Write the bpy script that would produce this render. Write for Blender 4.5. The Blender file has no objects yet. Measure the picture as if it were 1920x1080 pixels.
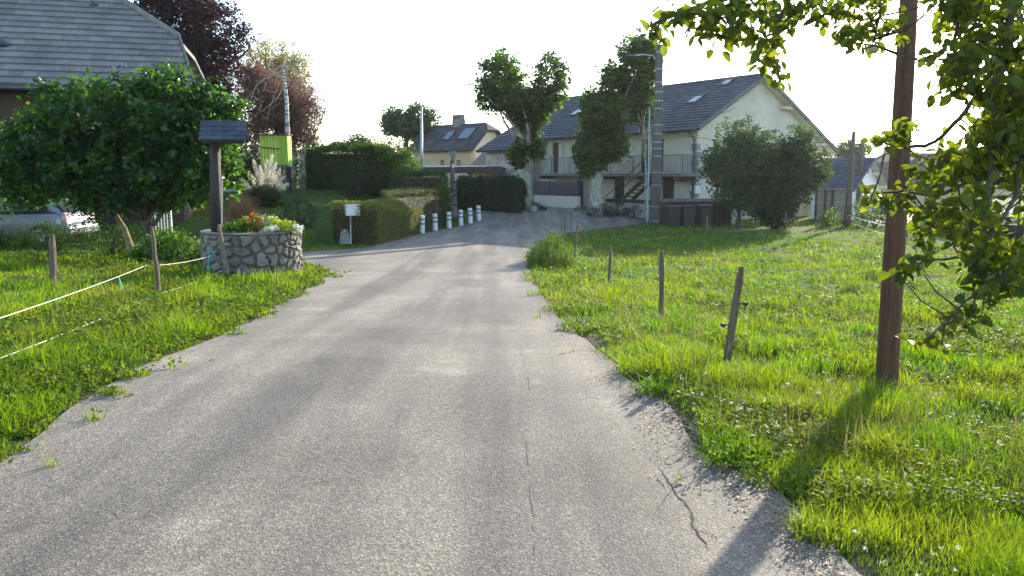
import bpy, math, random
import numpy as np
from mathutils import Vector, Matrix
from mathutils.geometry import delaunay_2d_cdt
random.seed(7); RNG = np.random.default_rng(11)
S = bpy.context.scene; COL = S.collection
# ------------------------------------------------------------------ camera
FPX = 1450.0; TH = math.atan(214.0 / FPX); CZ = 1.6
cam_d = bpy.data.cameras.new('camera'); cam = bpy.data.objects.new('camera', cam_d); COL.objects.link(cam)
cam_d.sensor_width = 36; cam_d.lens = FPX / 1920 * 36; cam_d.clip_start = 0.05; cam_d.clip_end = 6000
cam.location = (0, 0, CZ); cam.rotation_euler = (math.radians(90) - TH, 0, 0); S.camera = cam
S.render.resolution_x = 1024; S.render.resolution_y = 576
# ------------------------------------------------------------------ world, sun, exposure
SUN_EL, SUN_AZ = math.radians(17.5), math.radians(33)      # azimuth to the right of straight ahead
w = bpy.data.worlds.new('World'); S.world = w; w.use_nodes = True
nt = w.node_tree; nt.nodes.clear()
sk = nt.nodes.new('ShaderNodeTexSky'); sk.sky_type = 'NISHITA'; sk.sun_disc = False
sk.sun_elevation = SUN_EL; sk.sun_rotation = SUN_AZ; sk.air_density = 1.0; sk.dust_density = 0.9; sk.ozone_density = 1.3; sk.altitude = 400
bg = nt.nodes.new('ShaderNodeBackground'); bg.inputs[1].default_value = 0.15
wo = nt.nodes.new('ShaderNodeOutputWorld'); nt.links.new(sk.outputs[0], bg.inputs[0]); nt.links.new(bg.outputs[0], wo.inputs[0])
sd = bpy.data.lights.new('sun', 'SUN'); sd.energy = 3.7; sd.angle = math.radians(0.55); sd.color = (1, 0.90, 0.74)
sun = bpy.data.objects.new('sun', sd); COL.objects.link(sun)
SD = Vector((math.sin(SUN_AZ) * math.cos(SUN_EL), math.cos(SUN_AZ) * math.cos(SUN_EL), math.sin(SUN_EL)))
sun.rotation_euler = SD.to_track_quat('Z', 'Y').to_euler(); sun.location = (20, 30, 30)
S.view_settings.view_transform = 'Standard'; S.view_settings.look = 'None'; S.view_settings.exposure = 1.68; S.view_settings.gamma = 1
S.render.engine = 'CYCLES'
# ------------------------------------------------------------------ projection helpers (pixel -> point in the place)
def ray(px, py):
    u, v = (px - 960) / FPX, (540 - py) / FPX
    return Vector((u, math.cos(TH) + v * math.sin(TH), -math.sin(TH) + v * math.cos(TH)))
def at(px, py, Y):
    d = ray(px, py); return Vector((0, 0, CZ)) + d * (Y / d.y)
def _h(ix, iy, s):
    n = (ix * 374761393 + iy * 668265263 + s * 1442695) & 0xffffffff
    n = ((n ^ (n >> 13)) * 1274126177) & 0xffffffff
    return ((n ^ (n >> 16)) & 0xffff) / 65535.0
def vn(x, y, s=0):
    x = np.asarray(x, float); y = np.asarray(y, float)
    ix = np.floor(x).astype(np.int64); iy = np.floor(y).astype(np.int64); fx = x - ix; fy = y - iy
    fx = fx * fx * (3 - 2 * fx); fy = fy * fy * (3 - 2 * fy)
    a = _h(ix, iy, s); b = _h(ix + 1, iy, s); c = _h(ix, iy + 1, s); d = _h(ix + 1, iy + 1, s)
    return (a * (1 - fx) + b * fx) * (1 - fy) + (c * (1 - fx) + d * fx) * fy
def ss(t):
    t = np.clip(t, 0, 1); return t * t * (3 - 2 * t)
def gz0(x, y):
    x = np.asarray(x, float); y = np.asarray(y, float)
    z = np.interp(y, [-20, 6, 10, 16, 25, 40, 60, 600], [0.02, 0, -.22, -.48, -.72, -.95, -1.0, -1.0])
    xl = np.interp(y, [0, 18, 25, 30, 42, 60], [-4, -4.2, -6.2, -4.6, -2.6, -2.0])
    xr = np.interp(y, [0, 5, 10, 16, 22, 31, 39, 60], [1.3, 1.2, .8, .3, .6, 2.1, 6.7, 16])
    rise = np.interp(y, [18, 24, 38, 60, 90], [0, .3, 1.7, 1.9, 1.0])
    z = z + ss((xl - x) / 5) * rise
    z = z + ss((y - 36) / 7) * .5 * (1 - ss((x - 5.5) / 3.5)) * (1 - ss((xl - x) / 5))
    z = z + ss((-5.0 - x) / 6) * .25 * ss((20 - y) / 6)
    z = z - ss((x - xr) / 2.6) * .22 * ss((34 - y) / 12)
    return z
def gz(x, y):
    x = np.asarray(x, float); y = np.asarray(y, float)
    off = ss((x - np.interp(y, [0, 5, 10, 16, 22, 31, 39, 60], [1.4, 1.3, .9, .4, .7, 2.2, 7, 16])) / 1.5) + ss((-4.2 - x) / 1.5)
    return gz0(x, y) + off * ((vn(x * .9, y * .9, 3) - .5) * .12 + (vn(x * 2.6, y * 2.6, 13) - .5) * .06) * ss((60 - y) / 20)
def G(x, y): return float(gz(x, y))
def gp(px, py):
    d = ray(px, py); o = Vector((0, 0, CZ)); t = 1.0
    while t < 400:
        p = o + d * t
        if p.z <= G(p.x, p.y): break
        t *= 1.004
    return Vector((p.x, p.y, G(p.x, p.y)))
# ------------------------------------------------------------------ naming helpers
def tag(o, label=None, cat=None, group=None, kind=None):
    if label: o['label'] = label
    if cat: o['category'] = cat
    if group: o['group'] = group
    if kind: o['kind'] = kind
    return o
def thing(name, label, cat, loc, group=None):
    o = bpy.data.objects.new(name, None); COL.objects.link(o); o.location = loc; o.empty_display_size = .2
    return tag(o, label, cat, group)
def wloc(o):
    v = Vector((0, 0, 0))
    while o is not None: v += o.location; o = o.parent
    return v
def link(name, me, parent=None, org=None):
    o = bpy.data.objects.new(name, me); COL.objects.link(o)
    if parent is not None: o.parent = parent
    elif org is not None: o.location = org
    return o
def nmesh(name, V, faces, mat, parent=None, org=None, rnd=None, smooth=False):
    """faces: list of int arrays (n,k); rnd: per face values in the same order"""
    base = wloc(parent) if parent is not None else (Vector(org) if org is not None else Vector((0, 0, 0)))
    V = np.asarray(V, np.float32) - np.array(base, np.float32)
    me = bpy.data.meshes.new(name); me.vertices.add(len(V)); me.vertices.foreach_set('co', V.ravel())
    loops = np.concatenate([np.asarray(f).ravel() for f in faces]).astype(np.int32)
    starts = []; c = 0
    for f in faces:
        n, k = np.asarray(f).shape; starts.append(c + np.arange(n) * k); c += n * k
    starts = np.concatenate(starts).astype(np.int32)
    me.loops.add(len(loops)); me.loops.foreach_set('vertex_index', loops)
    me.polygons.add(len(starts)); me.polygons.foreach_set('loop_start', starts)
    me.update(calc_edges=True)
    if rnd is not None:
        a = me.attributes.new('rnd', 'FLOAT', 'FACE'); a.data.foreach_set('value', np.asarray(rnd, np.float32))
    if smooth: me.polygons.foreach_set('use_smooth', np.ones(len(starts), bool))
    if mat: me.materials.append(mat)
    return link(name, me, parent, base if parent is None else None)
class MB:
    def __init__(s): s.v = []; s.f = []; s.r = []; s.cr = 0.5
    def face(s, pts, r=None):
        i = len(s.v); s.v += [tuple(p) for p in pts]; s.f.append(tuple(range(i, i + len(pts)))); s.r.append(s.cr if r is None else r)
    def add(s, vs, fs, r=None):
        i = len(s.v); s.v += [tuple(p) for p in vs]
        for f in fs: s.f.append(tuple(a + i for a in f)); s.r.append(s.cr if r is None else r)
        return s
    def box(s, c, size, rz=0, M=None, r=None):
        c = Vector(c); R = M if M is not None else Matrix.Rotation(rz, 3, 'Z')
        h = [a / 2 for a in size]
        vs = [c + R @ Vector((x * h[0], y * h[1], z * h[2])) for x in (-1, 1) for y in (-1, 1) for z in (-1, 1)]
        return s.add(vs, [(0, 1, 3, 2), (4, 6, 7, 5), (0, 4, 5, 1), (2, 3, 7, 6), (0, 2, 6, 4), (1, 5, 7, 3)], r)
    def beam(s, p0, p1, w, h, r=None):
        p0 = Vector(p0); p1 = Vector(p1); d = p1 - p0; L = d.length; d.normalize()
        up = Vector((0, 0, 1)) if abs(d.z) < .95 else Vector((0, 1, 0))
        sd_ = d.cross(up).normalized(); u = sd_.cross(d)
        M = Matrix((d, sd_, u)).transposed()
        return s.box((p0 + p1) / 2, (L, w, h), M=M, r=r)
    def tube(s, pts, rad, n=8, cap=True, r=None):
        pts = [Vector(p) for p in pts]
        if not hasattr(rad, '__len__'): rad = [rad] * len(pts)
        i0 = len(s.v); ref = Vector((0.31, 0.93, 0.17)).normalized()
        rr = s.cr if r is None else r
        for i, p in enumerate(pts):
            d = (pts[min(i + 1, len(pts) - 1)] - pts[max(i - 1, 0)])
            if d.length < 1e-6: d = Vector((0, 0, 1))
            d.normalize(); a = d.cross(ref)
            if a.length < .1: a = d.cross(Vector((1, 0, 0)))
            a.normalize(); b = d.cross(a)
            for k in range(n):
                t = 2 * math.pi * k / n; s.v.append(tuple(p + (a * math.cos(t) + b * math.sin(t)) * rad[i]))
        for i in range(len(pts) - 1):
            for k in range(n):
                k2 = (k + 1) % n; s.f.append((i0 + i * n + k, i0 + i * n + k2, i0 + (i + 1) * n + k2, i0 + (i + 1) * n + k)); s.r.append(rr)
        if cap:
            s.f.append(tuple(i0 + k for k in range(n))[::-1]); s.f.append(tuple(i0 + (len(pts) - 1) * n + k for k in range(n))); s.r += [rr, rr]
        return s
    def prism(s, poly, d, r=None):
        """poly: list of 3D points, extruded by vector d"""
        n = len(poly); d = Vector(d); a = [Vector(p) for p in poly]; b = [p + d for p in a]
        return s.add(a + b, [tuple(range(n))[::-1], tuple(range(n, 2 * n))] + [(i, (i + 1) % n, n + (i + 1) % n, n + i) for i in range(n)], r)
    def ico(s, c, rad, sc=(1, 1, 1), jit=0, sub=2, r=None):
        import bmesh
        bm = bmesh.new(); bmesh.ops.create_icosphere(bm, subdivisions=sub, radius=1); c = Vector(c)
        vs = []
        for v in bm.verts:
            k = 1 + random.uniform(-jit, jit); vs.append(c + Vector((v.co.x * sc[0], v.co.y * sc[1], v.co.z * sc[2])) * rad * k)
        fs = [tuple(v.index for v in f.verts) for f in bm.faces]; bm.free(); return s.add(vs, fs, r)
    def build(s, name, mat, parent=None, org=None, smooth=False, bevel=0):
        base = wloc(parent) if parent is not None else (Vector(org) if org is not None else Vector((0, 0, 0)))
        me = bpy.data.meshes.new(name); me.from_pydata([tuple(Vector(v) - base) for v in s.v], [], s.f); me.update()
        a = me.attributes.new('rnd', 'FLOAT', 'FACE'); a.data.foreach_set('value', np.array(s.r, np.float32))
        if mat: me.materials.append(mat)
        if smooth: me.polygons.foreach_set('use_smooth', [True] * len(me.polygons))
        o = link(name, me, parent, base if parent is None else None)
        if bevel:
            b = o.modifiers.new('bevel', 'BEVEL'); b.width = bevel; b.segments = 2; b.limit_method = 'ANGLE'
        return o
# ------------------------------------------------------------------ materials
def N(nt, t, **kw):
    n = nt.nodes.new(t)
    for k, v in kw.items(): setattr(n, k, v)
    return n
def new_mat(name):
    m = bpy.data.materials.new(name); m.use_nodes = True; nt = m.node_tree; nt.nodes.clear()
    out = N(nt, 'ShaderNodeOutputMaterial'); return m, nt, out
def ramp(nt, stops):
    r = N(nt, 'ShaderNodeValToRGB'); e = r.color_ramp.elements
    while len(e) < len(stops): e.new(.5)
    for i, (p, c) in enumerate(stops): e[i].position = p; e[i].color = (*c, 1) if len(c) == 3 else c
    return r
def noise_n(nt, scale, detail=4, rough=.6, vec=None, w=None):
    n = N(nt, 'ShaderNodeTexNoise'); n.inputs['Scale'].default_value = scale; n.inputs['Detail'].default_value = detail; n.inputs['Roughness'].default_value = rough
    if vec is not None: nt.links.new(vec, n.inputs['Vector'])
    return n
def mix(nt, a, b, f, mode='MIX'):
    m = N(nt, 'ShaderNodeMix', data_type='RGBA', blend_type=mode)
    for s, v in ((6, a), (7, b), (0, f)):
        if isinstance(v, (int, float)): m.inputs[s].default_value = v
        elif isinstance(v, (tuple, list)): m.inputs[s].default_value = (*v, 1)
        else: nt.links.new(v, m.inputs[s])
    return m.outputs[2]
def pmat(name, c1, c2, scale=3, rough=.8, bump=.1, bscale=None, stretch=(1, 1, 1), rnd=0, metal=0, c3=None, fine=0, spec=.5, coat=0):
    """surface whose colour wanders between c1 and c2 with optional per-piece variation"""
    m, nt, out = new_mat(name); tc = N(nt, 'ShaderNodeTexCoord'); mp = N(nt, 'ShaderNodeMapping'); mp.inputs['Scale'].default_value = stretch
    nt.links.new(tc.outputs['Object'], mp.inputs['Vector']); V = mp.outputs[0]
    n = noise_n(nt, scale, 6, .65, V)
    st = [(.3, c1), (.7, c2)] if c3 is None else [(.28, c1), (.5, c2), (.72, c3)]
    r = ramp(nt, st); nt.links.new(n.outputs[0], r.inputs[0]); col = r.outputs[0]
    if fine:
        n2 = noise_n(nt, scale * 12, 3, .7, V); r2 = ramp(nt, [(.3, (1 - fine,) * 3), (.7, (1 + fine * .5,) * 3)]); nt.links.new(n2.outputs[0], r2.inputs[0]); col = mix(nt, col, r2.outputs[0], 1, 'MULTIPLY')
    if rnd:
        a = N(nt, 'ShaderNodeAttribute', attribute_name='rnd'); r3 = ramp(nt, [(0, (1 - rnd,) * 3), (1, (1 + rnd,) * 3)]); nt.links.new(a.outputs['Fac'], r3.inputs[0]); col = mix(nt, col, r3.outputs[0], 1, 'MULTIPLY')
    b = N(nt, 'ShaderNodeBsdfPrincipled'); nt.links.new(col, b.inputs['Base Color']); b.inputs['Roughness'].default_value = rough; b.inputs['Metallic'].default_value = metal
    b.inputs['Specular IOR Level'].default_value = spec; b.inputs['Coat Weight'].default_value = coat
    if bump:
        bn = noise_n(nt, bscale or scale * 6, 5, .6, V); bp = N(nt, 'ShaderNodeBump'); bp.inputs['Strength'].default_value = 1; bp.inputs['Distance'].default_value = bump * .1
        nt.links.new(bn.outputs[0], bp.inputs['Height']); nt.links.new(bp.outputs[0], b.inputs['Normal'])
    nt.links.new(b.outputs[0], out.inputs[0]); return m
def leafmat(name, cols, tr=.45, tcol=(1.6, 1.9, .6), rough=.45, pn=None, spec=.4):
    """cols: ramp colours over per-leaf randomness; pn: (scale, colour) slow patches of another hue"""
    m, nt, out = new_mat(name); a = N(nt, 'ShaderNodeAttribute', attribute_name='rnd')
    r = ramp(nt, [(i / (len(cols) - 1), c) for i, c in enumerate(cols)]); nt.links.new(a.outputs['Fac'], r.inputs[0]); col = r.outputs[0]
    if pn:
        g = N(nt, 'ShaderNodeNewGeometry'); n = noise_n(nt, pn[0], 3, .6, g.outputs['Position']); rr = ramp(nt, [(.42, (0, 0, 0)), (.62, (1, 1, 1))]); nt.links.new(n.outputs[0], rr.inputs[0])
        mm = mix(nt, col, pn[1], rr.outputs[0]); f = N(nt, 'ShaderNodeMix', data_type='RGBA'); f.inputs[0].default_value = pn[2] if len(pn) > 2 else .6
        nt.links.new(col, f.inputs[6]); nt.links.new(mm, f.inputs[7]); col = f.outputs[2]
    b = N(nt, 'ShaderNodeBsdfPrincipled'); nt.links.new(col, b.inputs['Base Color']); b.inputs['Roughness'].default_value = rough; b.inputs['Specular IOR Level'].default_value = spec
    t = N(nt, 'ShaderNodeBsdfTranslucent'); tc = mix(nt, col, tcol, 1, 'MULTIPLY'); nt.links.new(tc, t.inputs[0])
    mx = N(nt, 'ShaderNodeMixShader'); mx.inputs[0].default_value = tr; nt.links.new(b.outputs[0], mx.inputs[1]); nt.links.new(t.outputs[0], mx.inputs[2]); nt.links.new(mx.outputs[0], out.inputs[0])
    return m
# ------------------------------------------------------------------ foliage helpers
def unit(a): return a / (np.linalg.norm(a, axis=1, keepdims=True) + 1e-9)
def leaves(name, P, size, mat, parent=None, org=None, kind=4, up=.35, wid=.6, droop=0, extra=None):
    P = np.asarray(P, float); n = len(P)
    nrm = RNG.normal(size=(n, 3)); nrm[:, 2] = np.abs(nrm[:, 2]) + up * 2; nrm = unit(nrm)
    a = RNG.normal(size=(n, 3)); a[:, 2] -= droop; a = a - nrm * np.sum(a * nrm, 1, keepdims=True); a = unit(a); b = np.cross(nrm, a)
    L = (size * RNG.uniform(.65, 1.3, n))[:, None]; W = L * wid
    rn = RNG.random(n)
    if extra is not None: rn = np.clip(extra + (rn - .5) * .5, 0, 1)
    if kind == 4:
        V = np.stack([P, P + a * L * .5 + b * W * .5, P + a * L, P + a * L * .45 - b * W * .5], 1).reshape(-1, 3)
        F = (np.arange(n) * 4)[:, None] + np.array([0, 1, 2, 3]); return nmesh(name, V, [F], mat, parent, org, rn)
    if kind == 8:
        cu = RNG.uniform(-.15, .45, n)[:, None]; fo = RNG.uniform(.05, .35, n)[:, None]; T = [(.0, 0), (.22, .78), (.5, 1), (.78, .66), (1, 0)]; st = []
        for t_, w__ in T:
            m_ = P + a * L * t_ - nrm * L * cu * t_ * t_
            st.append([m_] if w__ == 0 else [m_ + b * W * .5 * w__ + nrm * W * fo * w__, m_, m_ - b * W * .5 * w__ + nrm * W * fo * w__])
        V = np.stack([v for s_ in st for v in s_], 1).reshape(-1, 3); i = (np.arange(n) * 11)[:, None]
        tr_ = np.concatenate([i + np.array(q) for q in ((0, 1, 2), (0, 2, 3), (7, 10, 8), (8, 10, 9))]); qd = np.concatenate([i + np.array(q) for q in ((1, 4, 5, 2), (2, 5, 6, 3), (4, 7, 8, 5), (5, 8, 9, 6))])
        return nmesh(name, V, [tr_, qd], mat, parent, org, np.tile(rn, 8), smooth=True)
    V = np.stack([P, P + a * L * .3 + b * W * .5 + nrm * W * .12, P + a * L * .72 + b * W * .38 + nrm * W * .1, P + a * L - nrm * L * .08,
                  P + a * L * .72 - b * W * .38 + nrm * W * .1, P + a * L * .3 - b * W * .5 + nrm * W * .12], 1).reshape(-1, 3)
    i = (np.arange(n) * 6)[:, None]; F = np.concatenate([i + np.array([0, 1, 2, 3]), i + np.array([0, 3, 4, 5])])
    return nmesh(name, V, [F], mat, parent, org, np.concatenate([rn, rn]))
def crown(ells, n, clump=.35, per=28, shell=.55, zcut=None):
    """leaf positions: clumps scattered through the outer volume of ellipsoids (c, (rx,ry,rz))"""
    ells = [(np.array(c, float), np.array(r, float)) for c, r in ells]
    wts = np.array([r[0] * r[1] + r[0] * r[2] for c, r in ells]); wts /= wts.sum()
    m = max(3, n // per); ids = RNG.choice(len(ells), m, p=wts)
    d = unit(RNG.normal(size=(m, 3))); rad = shell + (1 - shell) * RNG.random(m) ** .6; rad *= .86 + .28 * vn(d[:, 0] * 2.6 + 7, d[:, 2] * 2.6 + d[:, 1] * 2.2, 5)
    C = np.array([ells[i][0] for i in ids]) + d * rad[:, None] * np.array([ells[i][1] for i in ids])
    far = RNG.random(m) < .18; cen = np.array([ells[i][0] for i in ids]); C = np.where(far[:, None], cen + (C - cen) / (np.maximum(rad, .3)[:, None]) * RNG.uniform(1.0, 1.27, m)[:, None], C)
    cs = clump * RNG.uniform(.5, 1.35, m) * np.where(far, .6, 1)
    P = np.repeat(C, per, 0) + RNG.normal(size=(m * per, 3)) * np.repeat(cs, per)[:, None] * np.array([.5, .5, .42])
    ex = np.repeat(RNG.random(m), per)
    return P, ex, C
def limb_mesh(mb, base, tips, r0, mid=.45, wob=.15, n=6, rt=.012):
    for t in tips:
        b = Vector(base); t = Vector(t); k = 6; pts = []; rad = []
        off = Vector((random.uniform(-1, 1), random.uniform(-1, 1), random.uniform(-.5, .5))) * (t - b).length * wob
        for i in range(k):
            f = i / (k - 1); pts.append(b.lerp(t, f) + off * math.sin(math.pi * f)); rad.append(r0 * (1 - f) + rt * f)
        mb.tube(pts, rad, n)
def hedge(name, label, cat, poly, h, mat, n, size=.05, jit=.07, core=None, wob=.1, group=None, zb=None, top=None):
    """clipped hedge over a footprint polygon [(x,y)..]"""
    pts = [Vector((x, y, 0)) for x, y in poly]; n = int(n * 1.5); size *= 1.25; cx = sum(p.x for p in pts) / len(pts); cy = sum(p.y for p in pts) / len(pts)
    zt = lambda x, y: (G(x, y) + h) if top is None else top(x, y)
    o = thing(name, label, cat, (cx, cy, G(cx, cy)), group)
    ed = [(pts[i], pts[(i + 1) % len(pts)]) for i in range(len(pts))]
    Ls = [(b - a).length * h for a, b in ed]; area = abs(sum(a.x * b.y - b.x * a.y for a, b in ed)) / 2
    P = []; tot = sum(Ls) + area
    for (a, b), L in zip(ed, Ls):
        k = int(n * L / tot); f = RNG.random(k); g = RNG.random(k) ** .9
        x = a.x + (b.x - a.x) * f; y = a.y + (b.y - a.y) * f; z0 = gz(x, y); z1 = np.array([zt(p, q) for p, q in zip(x, y)])
        nx, ny = (b - a).normalized().y, -(b - a).normalized().x
        sgn = 1 if (nx * ((a.x + b.x) / 2 - cx) + ny * ((a.y + b.y) / 2 - cy)) > 0 else -1
        d = (vn(x * 2.3 + z0, g * h * 3 + y * 2.3, 9) - .5) * wob * 2 + RNG.normal(size=k) * jit - .02 - wob * .8 * (g > .93)
        P.append(np.stack([x + nx * d * sgn, y + ny * d * sgn, z0 + (z1 - z0) * g], 1))
    k = int(n * area / tot)
    tri = [(0, i, i + 1) for i in range(1, len(pts) - 1)]
    for t in tri:
        kk = k // len(tri); u = RNG.random((kk, 2)); u = np.where((u.sum(1) > 1)[:, None], 1 - u, u)
        A, B, Cc = [np.array(pts[i]) for i in t]; q = A + (B - A) * u[:, :1] + (Cc - A) * u[:, 1:]
        z = np.array([zt(p, r) for p, r in q[:, :2]]) + (vn(q[:, 0] * 2.3, q[:, 1] * 2.3, 4) - .5) * wob * 2 + np.abs(RNG.normal(size=kk)) * jit * 1.2 - .02
        P.append(np.stack([q[:, 0], q[:, 1], z], 1))
    P = np.concatenate(P); leaves('foliage', P, size, mat, o, kind=4, up=.1, wid=.55)
    mb = MB(); s = .22
    def inn(p):
        v = Vector((cx, cy, 0)) - p; return p + v.normalized() * min(s, v.length * .4)
    q = [inn(p) for p in pts]; lo = [Vector((p.x, p.y, G(p.x, p.y) - .03)) for p in q]; hi = [Vector((p.x, p.y, zt(p.x, p.y) - .2)) for p in q]
    m = len(q); mb.add(lo + hi, [tuple(range(m))[::-1], tuple(range(m, 2 * m))] + [(i, (i + 1) % m, m + (i + 1) % m, m + i) for i in range(m)])
    mb.build('inner_twigs', core or MT['twig'], o); return o
def bush(name, label, cat, c, r, n, size, mat, clump=.3, shell=.3, group=None, kind=4, twigs=8, up=.3, mt='twig'):
    """shrub standing on the ground: c=(x,y) r=(rx,ry,h)"""
    x, y = c; z = G(x, y); o = thing(name, label, cat, (x, y, z), group)
    P, ex, C = crown([((x, y, z + r[2] * .52), (r[0], r[1], r[2] * .52))], n, clump, 20, shell); P[:, 2] = np.maximum(P[:, 2], gz(P[:, 0], P[:, 1]) + .02)
    leaves('foliage', P, size, mat, o, kind=kind, up=up, extra=ex)
    mb = MB(); ids = RNG.choice(len(C), min(twigs, len(C)), replace=False)
    limb_mesh(mb, (x, y, z - .05), [C[i] for i in ids], .02 + r[2] * .012, rt=.006)
    mb.build('stems', MT[mt], o); return o
# ------------------------------------------------------------------ palette
MT = {}
MT['twig'] = pmat('twigs', (.035, .026, .018), (.06, .045, .03), 6, .9)
MT['bark'] = pmat('bark', (.055, .042, .03), (.13, .105, .075), 5, .9, .5, 14, (1, 1, .35), fine=.3)
MT['planebark'] = pmat('plane_bark', (.13, .125, .09), (.33, .32, .26), 3.2, .85, .3, c3=(.52, .50, .42), fine=.2)
MT['birch'] = None
MT['wood'] = pmat('weathered_wood', (.12, .085, .058), (.25, .19, .135), 5, .85, .5, 20, (3, 3, .3), fine=.35)
MT['polewood'] = pmat('brown_pole_wood', (.17, .075, .035), (.35, .18, .09), 3, .75, .9, 26, (5, 5, .16), fine=.7)
MT['darkwood'] = pmat('dark_stained_wood', (.022, .018, .016), (.045, .036, .03), 6, .7, .3, 20, (3, 3, .3))
MT['render'] = pmat('cream_render', (.50, .45, .34), (.68, .63, .52), .45, .95, .12, 40, c3=(.70, .66, .56), fine=.12)
MT['render2'] = pmat('ochre_render', (.42, .33, .20), (.52, .42, .27), .5, .95, .12, 40, fine=.06)
MT['white'] = pmat('white_paint', (.72, .73, .74), (.80, .81, .82), 2, .45, .03)
MT['door'] = pmat('dark_brown_paint', (.028, .018, .018), (.045, .03, .028), 2, .5, .05)
MT['slate'] = pmat('slate', (.035, .045, .065), (.06, .072, .095), 4, .55, .15, rnd=.35)
MT['tile'] = pmat('grey_roof_tiles', (.062, .066, .085), (.10, .105, .13), 1.2, .75, .2, 30, rnd=.28, fine=.15)
MT['tile2'] = pmat('dark_roof_tiles', (.05, .045, .05), (.085, .078, .08), .8, .85, .2, 30, rnd=.3, fine=.2)
MT['tile3'] = pmat('pale_grey_tiles', (.17, .165, .165), (.25, .245, .24), .7, .85, .2, 30, rnd=.16, fine=.12)
MT['tile4'] = pmat('brown_roof_tiles', (.10, .065, .05), (.16, .11, .085), .8, .85, .2, 30, rnd=.2)
MT['metal'] = pmat('galvanised_metal', (.36, .38, .40), (.5, .52, .54), 3, .45, .05, metal=.7)
MT['zinc'] = pmat('dark_metal', (.06, .062, .07), (.10, .10, .11), 3, .5, .05, metal=.5)
MT['concrete'] = pmat('weathered_concrete', (.13, .125, .12), (.24, .235, .225), 2.5, .95, .3, 20, (1, 1, .3), fine=.2)
MT['poleconc'] = pmat('dark_aged_concrete', (.075, .068, .065), (.14, .13, .125), 2.5, .95, .3, 20, (1, 1, .3), fine=.2)
MT['shadedwall'] = pmat('eave_shaded_brown_wall', (.05, .032, .02), (.09, .06, .038), 2, .85, .2, 20, (5, 5, .4))  # dark brown holds the shadow below the left house eave in the wall colour
MT['pale'] = pmat('pale_concrete', (.36, .35, .33), (.46, .45, .43), 1.2, .95, .1, 20, fine=.08)
MT['stone'] = pmat('garden_stone', (.22, .21, .2), (.42, .41, .38), 4, .9, .4, 14, fine=.2)
MT['lime'] = pmat('lime_green_planks', (.33, .54, .06), (.40, .62, .08), 3, .7, .15, 20, (6, 6, .3), rnd=.1)
MT['rust'] = pmat('dark_rusty_sheet', (.016, .015, .017), (.045, .032, .03), 2.2, .75, .2, 12, c3=(.07, .04, .03), fine=.3)
MT['fencewood'] = pmat('sawn_boards', (.16, .12, .085), (.25, .195, .14), 4, .85, .3, 18, (.4, .4, 4), rnd=.22)
MT['cord'] = pmat('pale_cord', (.62, .60, .52), (.72, .70, .62), 5, .7, 0)
MT['cyan'] = pmat('cyan_plastic', (.03, .42, .55), (.05, .5, .62), 4, .5, 0)
MT['wire'] = pmat('black_cable', (.015, .015, .017), (.025, .025, .028), 4, .6, 0)
MT['tape'] = pmat('white_fence_tape', (.7, .74, .8), (.8, .83, .88), 4, .6, 0)
def glass(name, c=(.04, .05, .06), r=.08):
    m, nt, out = new_mat(name); b = N(nt, 'ShaderNodeBsdfPrincipled'); b.inputs['Base Color'].default_value = (*c, 1); b.inputs['Roughness'].default_value = r; b.inputs['Specular IOR Level'].default_value = .9
    n = noise_n(nt, 3, 2); bp = N(nt, 'ShaderNodeBump'); bp.inputs['Distance'].default_value = .004; nt.links.new(n.outputs[0], bp.inputs['Height']); nt.links.new(bp.outputs[0], b.inputs['Normal']); nt.links.new(b.outputs[0], out.inputs[0]); return m
MT['glass'] = glass('window_glass')
MT['skyglass'] = glass('roof_window_glass', (.10, .13, .16), .03)
# ------------------------------------------------------------------ terrain: road, drives, ground, hill
def poly_px(pts): return [tuple(gp(*p)[:2]) for p in pts]
ROAD = [(-9, -3), (-3.7, 1.0), (-3.15, 3)] + poly_px([(0, 868), (70, 815), (140, 765), (255, 692), (330, 665), (400, 640), (480, 598), (560, 558), (622, 512), (602, 502), (560, 497)]) + \
    [(-6.3, 17.6), (-8.6, 18.3), (-8.8, 20.6), (-7.4, 21.6)] + poly_px([(565, 472), (690, 466), (740, 447), (792, 440), (860, 425), (905, 413), (890, 400), (862, 388)]) + [(-3.6, 50), (-3.0, 62), (2, 66), (12.0, 47.0), (10.2, 41.2)] + \
    poly_px([(1222, 412), (1205, 420), (1140, 428), (1070, 437), (1010, 455), (985, 488), (1000, 535), (1050, 597), (1120, 655), (1190, 715), (1240, 765), (1320, 860), (1440, 930), (1520, 1000), (1600, 1090)]) + [(2.0, 1.6), (3.5, -3)]
def inpoly(x, y, poly):
    x = np.asarray(x, float); y = np.asarray(y, float); r = np.zeros(x.shape, bool); n = len(poly)
    for i in range(n):
        x1, y1 = poly[i]; x2, y2 = poly[(i + 1) % n]
        if y1 == y2: continue
        c = ((y1 > y) != (y2 > y)) & (x < (x2 - x1) * (y - y1) / (y2 - y1) + x1); r ^= c
    return r
def densify(poly, step):
    o = []
    for i in range(len(poly)):
        a = np.array(poly[i]); b = np.array(poly[(i + 1) % len(poly)]); L = np.linalg.norm(b - a); k = max(1, int(L / step(a[1])))
        for j in range(k): o.append(tuple(a + (b - a) * j / k))
    return o
ROADD = densify(ROAD, lambda y: .25 if y < 12 else .6)
ROADD = [(x + (float(vn(x * 2.2, y * 2.2, 21)) - .5) * .14 * (1 if y < 30 else 0), y + (float(vn(x * 2.2, y * 2.2, 22)) - .5) * .1 * (1 if y < 30 else 0)) for x, y in ROADD]
def rz(x, y):   # road surface height, slightly crowned and worn
    return gz0(x, y) + .02 + (vn(np.asarray(x) * .8, np.asarray(y) * .5, 31) - .5) * .02
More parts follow.
